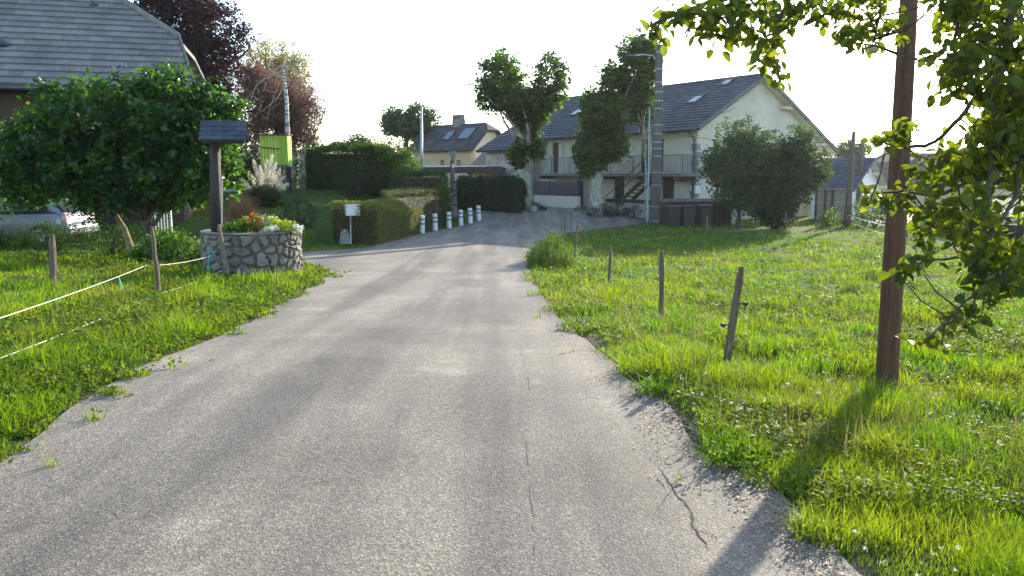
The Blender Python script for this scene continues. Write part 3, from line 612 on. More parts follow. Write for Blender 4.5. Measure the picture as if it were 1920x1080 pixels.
tiles(m, O3, F3.u, q3, T3, .36, .5, lambda t: s3 - .5, e1, .03); P3 = lambda s, t: O3 + F3.u * s + q3 * t
roof_slab(m, [P3(s3 - .5, 0), P3(.6, 0), P3(.6, tcut), P3(e1(T3), T3), P3(s3 - .5, T3)])
Bk = lambda s, d: F3.p(s, d, z3(d)); m.prism([Bk(s3 - .5, 2 * RR3 + .5), Bk(s3 - .5, RR3), Bk(e1(T3), RR3), Bk(.6, 2 * RR3 - dc), Bk(.6, 2 * RR3 + .5)], (0, 0, -.1))
qh = [P3(.6, tcut), Bk(.6, 2 * RR3 - dc), P3(e1(T3), T3)]; m.prism([p + Vector((0, 0, .02)) for p in qh], (0, 0, -.1))
rf3 = m.build('roof', MT['tile2'], h2); n3 = F3.u.cross(q3); n3 = n3 if n3.z > 0 else -n3
for x, y, a, b in ((842, 255, 1.0, 1.2), (876, 251, 1.5, 1.5), (785, 258, .9, 1.1)):
    Pq = hitplane(x, y, O3, n3) - O3; skylight(F3, rf3, None, Pq.dot(F3.u), Pq.dot(q3), a, b, P3, n3, F3.u, q3)
Pq = hitplane(860, 231, F3.p(0, RR3, 0), F3.v); sc_ = (Pq - F3.p(0, 0, 0)).dot(F3.u); m = MB(); F3.box(m, (sc_ - .55, sc_ + .55), (RR3 - .3, RR3 + .3), (ZR3 - .6, ZR3 + .45))
for i in range(5): F3.box(m, (sc_ - .5 + i * .22, sc_ - .4 + i * .22), (RR3 - .28, RR3 + .28), (ZR3 + .45, ZR3 + .75))
F3.box(m, (sc_ - .6, sc_ + .6), (RR3 - .35, RR3 + .35), (ZR3 + .75, ZR3 + .82)); m.build('chimney', MT['concrete'], h2)
# lean-to beside it
lt = thing('lean_to', 'low dark slate roofed outbuilding tucked between the rear house and the farmhouse', 'outbuilding', at(912, 330, 63) * 1)
lt.location.z = -1; A, B, Cc, D = at(868, 322, 60), at(948, 322, 60), at(938, 286, 66), at(905, 286, 66); m = MB(); u_ = (B - A).normalized(); q_ = (D - A) - u_ * (D - A).dot(u_); T_ = q_.length; sD = (D - A).dot(u_); sC_ = (Cc - A).dot(u_); LB = (B - A).length
tiles(m, A, u_, q_.normalized(), T_, .3, .4, lambda t: sD * t / T_, lambda t: LB + (sC_ - LB) * t / T_, .03); roof_slab(m, [A, B, Cc, D]); m.build('roof', MT['tile2'], lt)
m = MB(); m.prism([(A.x + .3, A.y + .4, -1), (B.x - .3, B.y + .4, -1), (B.x - .3, B.y + 6, -1), (A.x + .3, B.y + 6, -1)], (0, 0, A.z + 1.05)); m.build('wall', MT['render2'], lt)
# ================================================================== carport
cp = thing('carport', 'open carport with thin dark flat roof on posts behind the far hedge', 'carport', (at(850, 380, 56).x, 56, -.95))
zc1 = at(860, 322, 54).z; A = at(770, 322, 54); B = at(942, 322, 54); m = MB(); m.prism([(A.x, 54, zc1), (B.x, 52.5, zc1 + .05), (B.x + .6, 58, zc1 + .3), (A.x, 59, zc1 + .3)], (0, 0, .16)); 
m.prism([(A.x - .05, 53.9, zc1 - .12), (B.x + .05, 52.4, zc1 - .07), (B.x + .05, 52.46, zc1 - .07), (A.x - .05, 53.96, zc1 - .12)], (0, 0, .42)); m.build('roof', MT['tile2'], cp)
for x, y in ((A.x + .1, 54.3), (B.x - .1, 52.9), ((A.x + B.x) / 2 + 1, 53.6), (A.x + .1, 58.5), (B.x + .3, 57.5)): m = MB(); m.box((x, y, (zc1 - 1) / 2 - .02), (.16, .16, zc1 + 1.0)); m.build('post', MT['bark'], cp)
# ================================================================== house at the left with the pale tiled roof
Pc = at(366, 167, 27); ze1 = Pc.z; dl = ray(0, 157); Yl = None
tt = (ze1 - CZ) / dl.z; Pl = Vector((0, 0, CZ)) + dl * tt
u1 = (Pc - Pl); u1.z = 0; F1 = Fr(Pc, math.atan2(u1.y, u1.x)); pit = math.radians(42); q = F1.v * math.cos(pit) + Vector((0, 0, math.sin(pit)))
h1 = thing('left_house', 'house with large pale grey tiled roof rising behind the round laurel tree', 'house', (Pc.x, Pc.y, G(Pc.x, Pc.y)))
n1 = F1.u.cross(q); O = F1.p(0, 0, ze1); hp = [((hitplane(x, y, O, n1) - O).dot(F1.u), (hitplane(x, y, O, n1) - O).dot(q)) for x, y in ((366, 167), (334, 70), (225, 0))]
sA, tA = hp[1]; sB1, tB = hp[2]; Tt = tA + (tB - tA) * 1.5; sT = sA + (sB1 - sA) * 1.5
e1f = lambda t: (sA * t / tA) if t < tA else sA + (sT - sA) * (t - tA) / (Tt - tA)
m = MB(); tiles(m, O, F1.u, q, Tt, .36, .42, lambda t: -13.0, e1f, .075); P1 = lambda s, t: O + F1.u * s + q * t
roof_slab(m, [P1(-13, 0), P1(0, 0), P1(sA, tA), P1(sT, Tt), P1(-13, Tt)], .16)
mir = lambda s, t: (lambda p: F1.p(s, 2 * Tt * math.cos(pit) - (p - F1.p(s, 0, 0)).dot(F1.v), p.z))(P1(s, t))
m.prism([mir(-13, 0), mir(-13, Tt), mir(sT, Tt), mir(sA, tA), mir(0, 0)], (0, 0, -.15)); m.prism([P1(sA, tA), mir(sA, tA), P1(sT, Tt)], (0, 0, -.15))
m.tube([P1(-13, Tt), P1(sT, Tt)], .12); rf1 = m.build('roof', MT['tile3'], h1)
m = MB(); m.beam(P1(.03, -.05) , P1(sA + .03, tA), .06, .26); m.tube([P1(sA, tA) + Vector((0, 0, .05)), P1(sT, Tt) + Vector((0, 0, .05))], .13); m.build('verge', MT['concrete'], h1)
m = MB(); m.tube([P1(-13, -.08) + Vector((0, 0, -.06)), P1(0, -.08) + Vector((0, 0, -.06))], .08); m.build('gutter', MT['zinc'], h1)
zg1 = G(Pc.x - 3, Pc.y); m = MB(); dW = 2 * Tt * math.cos(pit) - .8
wall_open(F1, m, (-12.6, -.7), (.8, 1.15), (zg1 - .5, ze1 + .45), [(-3.6, -1.2, zg1 - .4, zg1 + 2.2), (-7.5, -6.3, zg1 + .9, zg1 + 2.1)]); F1.box(m, (-12.6, -.7), (dW - .3, dW), (zg1 - .5, ze1 + .4))
m.prism([F1.p(-1.0, d, z) for d, z in ((1.15, zg1 - .5), (dW - .3, zg1 - .5), (dW - .3, ze1 + .5), (tA * math.cos(pit) * 1.0, ze1 + tA * math.sin(pit) - .25), (1.15, ze1 + .7))], F1.u * .3); m.build('wall', MT['shadedwall'], h1)
window_part(F1, h1, -7.5, -6.3, zg1 + .9, zg1 + 2.1, .8); door_part(F1, h1, -3.6, -1.2, zg1 - .4, zg1 + 2.2, .8, MT['door'], 'garage_door')
m = MB(); F1.box(m, (-12.6, -.3), (.05, .8), (ze1 - .06, ze1 - .02)); m.build('eaves_board', MT['darkwood'], h1)
for x, y, w1, w2 in ((3, 86, .5, .35), (176, 12, .3, .2)):
    p = hitplane(x, y, O, n1) - O; s_, t_ = p.dot(F1.u), p.dot(q); c = P1(s_, t_); m = MB(); m.ico(c + n1 * .06, w1 * .5, (1.1, .8, .5), 0, 2); m.tube([c, c + n1 * .2], w2 * .3); m.build('roof_vent', MT['slate'], h1, smooth=True)
p = hitplane(60, 0, O, n1) - O; s_, t_ = p.dot(F1.u), p.dot(q); c = P1(s_, t_ + .5); m = MB(); m.box(c + Vector((0, 0, .5)), (.55, .55, 1.6), M=F1.M); m.build('chimney', MT['render2'], h1)
# ================================================================== small tiled house at the right
C4 = at(1592, 340, 43); F4 = Fr(C4, math.radians(-42)); ze4 = f_hit(F4, 1588, 356, -.3)[1]; RR4, ZR4 = g_hit(F4, 1641, 296, .4); s4 = f_hit(F4, 1520, 356, 0)[0]; sl4 = (ZR4 - ze4) / (RR4 + .3)
h4 = thing('small_house', 'small white gabled house with grey tiled roof behind the two bare poles', 'house', (C4.x, C4.y, -1)); z4 = lambda d: ze4 + (d + .3) * sl4 if d < RR4 else ZR4 - (d - RR4) * sl4
q4 = (F4.v + Vector((0, 0, sl4))).normalized(); O4 = F4.p(0, -.3, ze4); T4 = (RR4 + .3) / q4.dot(F4.v); m = MB(); tiles(m, O4, F4.u, q4, T4, .3, .3, lambda t: s4 - .3, lambda t: .4, .04)
P4 = lambda s, t: O4 + F4.u * s + q4 * t; roof_slab(m, [P4(s4 - .3, 0), P4(.4, 0), P4(.4, T4), P4(s4 - .3, T4)]); dm = g_hit(F4, 1668, 342, .4)[0]; dm = max(dm, RR4 + 1)
m.prism([F4.p(s, d, z4(d)) for s, d in ((s4 - .3, RR4 + .01), (.4, RR4 + .01), (.4, dm), (s4 - .3, dm))], (0, 0, -.14)); m.build('roof', MT['tile'], h4)
m = MB(); m.prism([F4.p(-.3, d, z) for d, z in ((0.1, -1.3), (dm - .3, -1.3), (dm - .3, z4(dm - .3) - .2), (RR4, ZR4 - .2), (0.1, z4(.1) - .2))], F4.u * .3); F4.box(m, (s4, -.3), (.2, .4), (-1.3, z4(.2) - .2)); m.build('wall', MT['white'], h4)
for d in (RR4 - .8, RR4 + 1.0, dm - .6): m = MB(); F4.box(m, (.002, .38), (d - .1, d + .1), (z4(d) - .44, z4(d) - .24)); m.build('purlin_end', MT['render'], h4)
m = MB(); m.prism([F4.p(.03, d, z4(d) - .145) for d in (RR4 + .1, dm - .1)] + [F4.p(.03, dm - .1, z4(dm - .1) - .18), F4.p(.03, RR4 + .1, z4(RR4 + .1) - .18)], F4.u * .35); m.build('soffit', MT['render'], h4)
# slatted board wall
bw = thing('board_wall', 'slatted brown timber wall under the eaves of the small tiled house', 'timber wall', (at(1558, 408, 41.5).x, 41.5, -1)); A = at(1527, 400, 41.4); B = at(1588, 400, 41.4); m = MB(); k = 17; zt = at(1558, 357, 41.4).z; zb = -.95
for i in range(k):
    z = zb + .1 + (zt - zb) * (i + .5) / k; m.box(((A.x + B.x) / 2 + random.uniform(-.02, .02), 41.4, z), (B.x - A.x, .03, (zt - zb) / k * .8), M=Matrix.Rotation(-.25, 3, 'X'), r=random.random())
m.build('boards', MT['fencewood'], bw)
for f in (0.02, .3, .52, .97): m = MB(); m.box((A.x + (B.x - A.x) * f, 41.33 if 0 < f < .9 else 41.46, (zb + zt) / 2), (.1, .08, zt - zb + .1)); m.build('post', MT['darkwood'], bw)
# ================================================================== brown roofed houses far right
def far_house(label, x0, x1, yr, ye, Y, ang, mat, sky=None, name='distant_house'):
    Cc = at(x1, ye, Y); F = Fr(Cc, math.radians(ang)); s0 = f_hit(F, x0, ye, 0)[0]; ze_ = Cc.z; q_ = (F.v * math.cos(.5) + Vector((0, 0, math.sin(.5)))); zr_ = f_hit(F, x1, yr, 3.5)[1]; d_ = 4.0; sl = (zr_ - ze_) / d_
    o = thing(name, label, 'house', (Cc.x, Cc.y, -1)); q_ = (F.v + Vector((0, 0, sl))).normalized(); T = d_ / q_.dot(F.v); Oo = F.p(0, 0, ze_); m = MB(); tiles(m, Oo, F.u, q_, T, .34, .5, lambda t: s0, lambda t: 0, .035)
    Pp = lambda s, t: Oo + F.u * s + q_ * t; roof_slab(m, [Pp(s0, 0), Pp(0, 0), Pp(0, T), Pp(s0, T)]); m.prism([F.p(s, d, ze_ + sl * (2 * d_ - d) if d > d_ else ze_ + sl * d) for s, d in ((s0, d_), (0, d_), (0, 2 * d_), (s0, 2 * d_))], (0, 0, -.12)); r_ = m.build('roof', MT[mat], o)
    m = MB(); m.prism([F.p(s, .45, -1.4) for s in (s0 + .4, -.4)] + [F.p(-.4, .45, ze_ + .05), F.p(s0 + .4, .45, ze_ + .05)], F.v * 7); 
    m.prism([F.p(-.401, d, z) for d, z in ((.45, ze_), (7.45, ze_), (d_, zr_ - .2))], F.u * -.3); m.prism([F.p(s0 + .7, d, z) for d, z in ((.45, ze_), (7.45, ze_), (d_, zr_ - .2))], F.u * -.3); m.build('wall', MT['render2'], o)
    n_ = F.u.cross(q_); n_ = n_ if n_.z > 0 else -n_
    if sky: P_1 = hitplane(*sky, Oo, n_) - Oo; skylight(F, r_, None, P_1.dot(F.u), P_1.dot(q_), 1.2, 1.2, Pp, n_, F.u, q_)
    for s in np.arange(s0 + 2, -1.5, 3.2): window_part(F, o, s, s + 1, -.1, ze_ - .5, .32, 'white')
    return o
far_house('long low house with brown tiled roof and a roof window beyond the lane', 1640, 1800, 303, 345, 62, -6, 'tile4', (1748, 312))
far_house('distant house with dull grey roof below the hill at far right', 1760, 1960, 288, 318, 95, 4, 'tile2')
far_house('far grey roofed house seen past the wooden pole below the hazy hill', 1690, 1740, 286, 300, 130, 10, 'tile2')
# ================================================================== foliage materials
LM = {}
LM['laurel'] = leafmat('laurel_leaf', [(.02, .052, .018), (.036, .085, .025), (.085, .155, .036)], .52, (1.5, 1.8, .45), .32, spec=.5)
LM['plane'] = leafmat('plane_leaf', [(.03, .055, .016), (.05, .09, .024), (.11, .17, .04)], .5, (1.9, 2.1, .45), .5)
LM['hedge'] = leafmat('hedge_leaf', [(.026, .054, .017), (.044, .086, .024), (.075, .125, .03)], .3, (1.5, 1.8, .5), .65, spec=.2)
LM['box'] = leafmat('box_leaf', [(.06, .09, .018), (.10, .14, .028), (.24, .23, .06)], .3, (1.5, 1.5, .5), .6, pn=(1.3, (.17, .12, .045), .3))
LM['lonicera'] = leafmat('clipped_leaf', [(.05, .07, .02), (.08, .10, .03), (.12, .14, .045)], .3, (1.5, 1.6, .5), .6)
LM['purple'] = leafmat('purple_leaf', [(.026, .015, .019), (.042, .022, .028), (.065, .036, .04)], .28, (1.5, .95, 1.0), .6, spec=.25)
LM['red'] = leafmat('rusty_leaf', [(.17, .11, .10), (.25, .16, .145), (.26, .14, .08)], .35, (1.15, 1.05, 1.0), .7, spec=.2)
LM['gold'] = leafmat('golden_leaf', [(.2, .19, .06), (.32, .27, .09), (.42, .34, .12)], .4, (1.4, 1.4, .6), .6)
LM['grey'] = leafmat('grey_green_leaf', [(.035, .07, .032), (.055, .10, .045), (.09, .14, .055)], .35, (1.5, 1.6, .6), .7, spec=.15)
LM['dark'] = leafmat('dark_shrub_leaf', [(.018, .036, .018), (.028, .054, .025), (.044, .078, .033)], .25, (1.5, 1.8, .5), .65, spec=.2)
LM['fresh'] = leafmat('fresh_leaf', [(.06, .12, .02), (.10, .18, .03), (.16, .24, .05)], .45, (1.5, 1.7, .5), .5)
LM['apple'] = leafmat('apple_leaf', [(.04, .06, .014), (.065, .09, .018), (.125, .145, .022)], .5, (2.4, 2.4, .35), .55, spec=.25)
LM['straw'] = leafmat('dry_grass_stem', [(.17, .10, .055), (.27, .17, .09), (.38, .26, .14)], .35, (1.3, 1.1, .8), .7)
LM['plume'] = leafmat('pampas_plume', [(.58, .57, .50), (.68, .67, .60), (.78, .77, .70)], .4, (1.1, 1.05, .95), .8)
LM['whitefl'] = leafmat('white_petal', [(.7, .7, .66), (.78, .78, .74), (.84, .84, .8)], .3, (1.1, 1.1, 1), .7)
LM['redfl'] = leafmat('red_petal', [(.5, .04, .02), (.62, .09, .03), (.7, .2, .04)], .4, (1.4, 1, .8), .6)
LM['violetfl'] = leafmat('violet_petal', [(.2, .12, .4), (.28, .18, .5), (.36, .26, .6)], .3, (1.2, 1.1, 1.2), .6)
LM['yellow'] = leafmat('yellow_green_leaf', [(.30, .36, .03), (.42, .46, .05), (.52, .55, .08)], .4, (1.3, 1.3, .5), .5)
LM['weed'] = leafmat('weed_leaf', [(.07, .11, .03), (.11, .16, .045), (.17, .21, .07)], .4, (1.5, 1.6, .5), .6, spec=.2)
LM['reed'] = leafmat('reed_leaf', [(.06, .09, .045), (.10, .14, .07), (.16, .19, .10)], .4, (1.4, 1.5, .7), .6)
def birchmat():
    m, nt, out = new_mat('birch_bark'); tc = N(nt, 'ShaderNodeTexCoord'); mp = N(nt, 'ShaderNodeMapping'); mp.inputs['Scale'].default_value = (2, 2, 9); nt.links.new(tc.outputs['Object'], mp.inputs[0]); n = noise_n(nt, 1.4, 4, .6, mp.outputs[0]); r = ramp(nt, [(.42, (.03, .028, .026)), (.5, (.55, .54, .52)), (1, (.72, .71, .69))]); nt.links.new(n.outputs[0], r.inputs[0])
    b = N(nt, 'ShaderNodeBsdfPrincipled'); b.inputs['Roughness'].default_value = .8; nt.links.new(r.outputs[0], b.inputs['Base Color']); nt.links.new(b.outputs[0], out.inputs[0]); return m
MT['birch'] = birchmat()
def E(px, py, Y, rx, ry, rd=None):
    """ellipsoid from its picture centre, pixel half sizes -> world"""
    c = at(px, py, Y); k = Y / FPX; return (tuple(c), (rx * k, (rd or rx) * k, ry * k))
def tree(name, label, cat, base, ells, n, size, mat, bark='bark', trunk=None, tr=.2, clump=.35, shell=.5, limbs=10, group=None, kind=4, per=24, up=.3, droop=0, limb_r=.5, extra_limbs=None, wid=.6, rt=.012):
    b = Vector(base); o = thing(name, label, cat, b, group)
    P, ex, C = crown(ells, n, clump, per, shell)
    leaves('crown', P, size, mat, o, kind=kind, up=up, droop=droop, extra=ex, wid=wid)
    m = MB(); tp = [b + Vector((0, 0, -.15))] + [Vector(p) for p in (trunk or [])]
    if len(tp) < 2: tp.append(Vector(ells[0][0]))
    rr = [tr * 1.25] + [tr * (1 - .45 * (i + 1) / (len(tp) - 1)) for i in range(len(tp) - 1)]
    sub = [tp[0]]; sr = [rr[0]]
    for i in range(len(tp) - 1):
        for j in range(1, 5):
            f = j / 4; sub.append(tp[i].lerp(tp[i + 1], f) + Vector((random.uniform(-1, 1), random.uniform(-1, 1), 0)) * tr * .12); sr.append((rr[i] + (rr[i + 1] - rr[i]) * f) * random.uniform(.95, 1.06))
    m.tube(sub, sr, 12)
    ids = RNG.choice(len(C), min(limbs, len(C)), replace=False)
    limb_mesh(m, tp[-1] - Vector((0, 0, tr)), [C[i] for i in ids], tr * limb_r, rt=rt)
    for a, t in (extra_limbs or []): limb_mesh(m, a, [t], tr * .6)
    m.build('trunk', MT[bark], o, smooth=True); return o
# ---- trees around the farmhouse
YA = 37.0
YA = 44.0; b1 = Vector((at(989, 396, YA).x, YA, G(at(989, 396, YA).x, YA)))
tree('plane_tree', 'pollarded plane tree with crown split like a heart, left of the farmhouse balcony', 'tree', b1,
     [E(940, 147, YA, 38, 42), E(1034, 150, YA, 29, 46), E(985, 190, YA, 58, 26), E(990, 212, YA, 42, 22), E(996, 258, YA, 20, 38), E(975, 288, YA, 20, 24), E(1010, 282, YA, 11, 20), E(912, 180, YA, 20, 30)], 21000, .21, LM['plane'], 'planebark',
     [at(988, 330, YA), at(990, 270, YA)], .3, .34, .42, 14, kind=4, extra_limbs=[(at(990, 275, YA), at(935, 200, YA)), (at(990, 270, YA), at(1030, 170, YA)), (at(990, 280, YA), at(1000, 200, YA))])
YB = 41.0; b2 = Vector((at(1118, 398, YB).x, YB, G(at(1118, 398, YB).x, YB)))
tree('plane_tree', 'taller plane tree with thick mottled double trunk in front of the farmhouse stair', 'tree', b2,
     [E(1192, 130, YB, 31, 56), E(1152, 170, YB, 24, 46), E(1205, 195, YB, 25, 36), E(1110, 197, YB, 19, 30), E(1132, 232, YB, 38, 38), E(1112, 280, YB, 30, 36), E(1148, 272, YB, 28, 26), E(1218, 110, YB, 18, 40), E(1108, 310, YB, 22, 16)], 29000, .21, LM['plane'], 'planebark',
     [at(1118, 345, YB), at(1122, 290, YB), at(1150, 220, YB)], .37, .36, .42, 5, limb_r=.2, extra_limbs=[(at(1122, 300, YB), at(1100, 240, YB)), (at(1120, 360, YB), at(1106, 320, YB))])
# ivy and litter around the plane trunks
bush('ivy_mound', 'dark ground ivy heaped round the foot of the double plane tree', 'ivy', (b2.x + .9, b2.y - .2), (1.7, 1.0, .55), 2500, .09, LM['dark'], .25)
bush('ivy_mound', 'small mound of stones and ivy at the foot of the heart shaped plane tree', 'ivy', (b1.x + .35, b1.y - .1), (.75, .6, .42), 900, .08, LM['dark'], .2)
def rock(name, label, p, r, sc, mat='stone', parent=None):
    m = MB(); c = Vector((p[0], p[1], G(p[0], p[1]) + r * sc[2] * .8)); m.ico(c, r, sc, .12, 3); o = m.build(name, MT[mat], org=(p[0], p[1], G(p[0], p[1])), smooth=True); return tag(o, label, 'rock')
q = gp(1000, 397); rock('boulder', 'pale boulder at the roots of the heart shaped plane tree', (q.x, q.y - .3), .22, (1, .8, .9))
q = gp(958, 393); rock('boulder', 'flat grey boulder on the tarmac edge under the far hedge', (q.x, q.y - .3), .3, (1.6, .8, .5))
# ---- background trees left
P0 = lambda x, y, Y: Vector((at(x, y, Y).x, Y, G(at(x, y, Y).x, Y)))
tree('copper_beech', 'tall dark purple leaved tree behind the pale tiled roof', 'tree', P0(395, 360, 40),
     [E(350, 30, 40, 60, 60), E(410, 60, 40, 50, 50), E(395, 120, 40, 50, 50), E(385, 180, 40, 42, 50), E(320, 0, 40, 60, 40), E(405, 240, 40, 46, 40), E(360, 110, 40, 50, 60)], 30000, .18, LM['purple'], tr=.3, trunk=[at(392, 260, 40), at(375, 120, 40)], clump=.42, shell=.4, limbs=16)
tree('rusty_tree', 'russet leaved tree thinning to bare twigs behind the lime green hut', 'tree', P0(515, 360, 44),
     [E(490, 190, 44, 48, 60), E(540, 200, 44, 52, 55), E(510, 240, 44, 55, 45), E(575, 215, 44, 30, 40), E(470, 150, 44, 32, 40), E(560, 260, 44, 36, 30)], 36000, .13, LM['red'], tr=.26, trunk=[at(520, 290, 44), at(520, 200, 44)], clump=.42, shell=.3, limbs=40, rt=.02)
tree('golden_tree', 'pale golden topped round tree standing behind the russet one', 'tree', P0(525, 340, 52),
     [E(500, 125, 52, 38, 45), E(545, 135, 52, 34, 48), E(525, 170, 52, 46, 50)], 16000, .15, LM['gold'], tr=.26, trunk=[at(525, 260, 52), at(522, 170, 52)], clump=.5, shell=.35, limbs=24, rt=.02)
def bare_tree(name, label, base, trunk, tr, tips, mat, rt=.008):
    o = thing(name, label, 'tree', base); m = MB(); tp = [Vector(base) - Vector((0, 0, .1))] + trunk; m.tube(tp, [tr * (1 - .6 * i / (len(tp) - 1)) for i in range(len(tp))], 10); m.build('trunk', MT[mat], o, smooth=True)
    br = MB(); n_ = 0
    for t in tips:
        s_ = tp[-1].lerp(tp[-2], random.random() * .9); t = Vector(t); limb_mesh(br, s_, [t], tr * .28, wob=.18, rt=rt)
        for k in range(7):
            f = random.uniform(.35, .95); a = s_.lerp(t, f); d = (t - s_).length * random.uniform(.15, .4); limb_mesh(br, a, [a + Vector((random.uniform(-1, 1), random.uniform(-.6, .6), random.uniform(-.2, 1))) * d], tr * .09, wob=.2, n=4, rt=rt * .6)
    br.build('branch', MT['birchtwig'] if mat == 'birch' else MT['bark'], o); return o
MT['birchtwig'] = pmat('pale_twigs', (.36, .29, .19), (.5, .42, .3), 4, .8, 0)
bare_tree('birch', 'bare birch with white trunk rising behind the lime green hut', P0(541, 350, 41), [at(539, 250, 41), at(537, 185, 41), at(530, 120, 41)], .16, [at(x, y, 41 + random.uniform(-1, 1)) for x, y in ((480, 215), (495, 165), (505, 120), (520, 90), (535, 85), (550, 100), (562, 130), (470, 190), (500, 230), (575, 160), (512, 140), (545, 150))], 'birch')
bare_tree('bare_tree', 'bare twiggy young tree leaning out right of the russet tree', P0(585, 355, 43), [at(580, 280, 43), at(578, 240, 43)], .09, [at(x, y, 43 + random.uniform(-.6, .6)) for x, y in ((612, 190), (618, 235), (600, 215), (610, 265), (590, 180))], 'bark')
def ivytrunk(label, x, w_):
    Y = gp(x, 358).y; Y = 38.5; b = P0(x, 358, Y); o = thing('ivy_tree', label, 'tree', b, 'ivy clad trunks by the big hedge'); m = MB(); top = at(x + 2, 278, Y); m.tube([b - Vector((0, 0, .1)), b.lerp(top, .5), top], [w_, w_ * .85, w_ * .7], 10); m.build('trunk', MT['planebark'], o, smooth=True)
    f = RNG.random(1300); a = RNG.random(1300) * 6.28; P = np.array(b) + (np.array(top) - np.array(b)) * f[:, None] + np.stack([np.cos(a), np.sin(a), a * 0], 1) * w_ * RNG.uniform(.8, 1.5, 1300)[:, None]; k = vn(f * 9, a) > .42; leaves('ivy', P[k], .08, LM['hedge'], o, up=.1)
ivytrunk('mottled ivy clad trunk, the right one of the two beside the big hedge', 568, .17); ivytrunk('thinner ivy clad trunk nearer the lime green hut', 551, .11)
tree('walnut_tree', 'bushy green tree behind the white mast above the hedge', 'tree', P0(755, 330, 75),
     [E(745, 225, 75, 26, 20), E(782, 218, 75, 26, 22), E(765, 240, 75, 42, 16), E(735, 235, 75, 20, 14), E(810, 222, 75, 12, 14)], 11000, .26, LM['grey'], tr=.3, trunk=[at(762, 270, 75), at(765, 240, 75)], clump=.6, shell=.4, limbs=12)
tree('small_tree', 'little round green treetop peeping over the big hedge', 'tree', P0(668, 330, 60), [E(668, 263, 60, 13, 10), E(680, 270, 60, 16, 8), E(655, 275, 60, 16, 8)], 1500, .2, LM['hedge'], tr=.15, clump=.4, trunk=[at(668, 280, 60)])
tree('dark_conifer', 'dark evergreen mass filling the gap behind the pampas grass and the hut', 'shrub', P0(470, 360, 46), [E(440, 300, 46, 50, 60), E(500, 315, 46, 60, 45), E(400, 330, 46, 50, 50)], 16000, .16, LM['dark'], tr=.2, clump=.4, trunk=[at(470, 320, 46)])
# ---- hedges
def fp(*a): return [tuple(v) for v in a]
def at_g(px, Y): c = at(px, 400, Y); return (c.x, Y)
def toph(zpx, Y): return at(0, zpx, Y).z
zt1 = toph(279, 39)
hedge('big_hedge', 'tall dark clipped hedge closing the back of the left lawn', 'hedge', [at_g(577, 38.5), at_g(735, 38.5), at_g(735, 42), at_g(577, 42)], 2.3, LM['hedge'], 22000, .085, .07, wob=.22, top=lambda x, y: zt1 + .12 * math.sin(x * 1.3))
tree('laurel_clump', 'yellow green tipped laurel clump at right end of the tall hedge', 'shrub', P0(735, 355, 39.5), [E(735, 290, 39, 38, 30), E(745, 310, 39, 32, 35), E(700, 285, 39.5, 30, 16), E(765, 320, 40, 22, 30)], 9000, .11, LM['plane'], tr=.1, trunk=[at(738, 320, 39.5)], clump=.3, shell=.5)
bush('grey_shrub', 'loose grey twiggy shrub in front of the tall hedge', 'shrub', tuple(at_g(668, 37.3)), (1.2, .7, 1.5), 2200, .06, LM['grey'], .4, .2, twigs=30)
z2 = toph(326, 35)
hedge('middle_hedge', 'medium clipped hedge below the white mast', 'hedge', [at_g(738, 34.6), at_g(838, 36.5), at_g(832, 38.5), at_g(733, 37)], 1.2, LM['hedge'], 9000, .075, .06, wob=.12, top=lambda x, y: z2)
z3_ = toph(363, 31)
hedge('low_hedge', 'low grey green clipped hedge behind the rustic rail fence', 'hedge', [at_g(730, 30.2), at_g(838, 37.0), at_g(818, 39.0), at_g(712, 32)], .9, LM['lonicera'], 9000, .06, .06, wob=.08, top=lambda x, y: z3_ - .02)
q0, q1_ = gp(618, 458), gp(709, 461); q2_, q3_ = gp(783, 440), None
hx = (q0.x, q0.y + .1); zt4 = toph(384, q1_.y)
LMb = LM['box']
hedge('box_hedge', 'squared clipped hedge block behind the white letter box, sunlit yellow on its road side', 'hedge', [hx, (q1_.x, q1_.y), (q2_.x + .1, q2_.y + 1.2), (q2_.x - 1.7, q2_.y + 1.9)], 1.25, LMb, 30000, .042, .03, wob=.05, top=lambda x, y: zt4 + .04 * math.sin(x * 3 + y) - .55 * float(ss((y - q1_.y - 2.6) / 4)))
zh = toph(338, 46)
hedge('far_hedge', 'dark clipped hedge between the lamp post and the heart shaped plane tree', 'hedge', [at_g(858, 44.5), at_g(972, 41.5), at_g(984, 44.5), at_g(868, 48)], 1.7, LM['dark'], 15000, .09, .06, wob=.16, top=lambda x, y: zh)
bush('round_bush', 'dark round clipped bush on the left lawn between the flower well and the letter box', 'shrub', (gp(562, 432).x, gp(562, 432).y + .2), (.62, .6, 1.02), 6000, .035, LM['dark'], .12, .75, twigs=20)
hedge('field_hedge', 'rough dark hedge along the far side of the field behind the white tapes', 'hedge', [at_g(1725, 31.5), at_g(1990, 29), at_g(1990, 31), at_g(1725, 33.5)], 1.15, LM['hedge'], 9000, .07, .09, wob=.3, top=lambda x, y: -.1 + .18 * math.sin(x * 2.1) + .1 * math.sin(x * 5.3))
# ---- rail fence
fr = thing('rail_fence', 'rustic pole rail fence in front of the low grey green hedge', 'fence', P0(800, 400, 32)); pr = []
for x, yt, Y in ((765, 376, 33), (817, 372, 35.5), (846, 362, 39)):
    p = at_g(x, Y); m = MB(); m.tube([(p[0], Y, G(p[0], Y) - .1), (p[0] + .02, Y, at(x, yt, Y).z)], .045); m.build('post', MT['wood'], fr); pr.append((x, Y))
for (xa, ya, Ya), (xb, yb, Yb) in (((763, 385, 32.9), (798, 379, 34.5)), ((796, 377, 34.4), (822, 371, 35.7)), ((819, 374, 35.4), (848, 364, 38.9)), ((795, 399, 34.4), (850, 386, 38.9))): m = MB(); m.tube([at(xa, ya, Ya), at(xb, yb, Yb)], .04); m.build('rail', MT['wood'], fr)
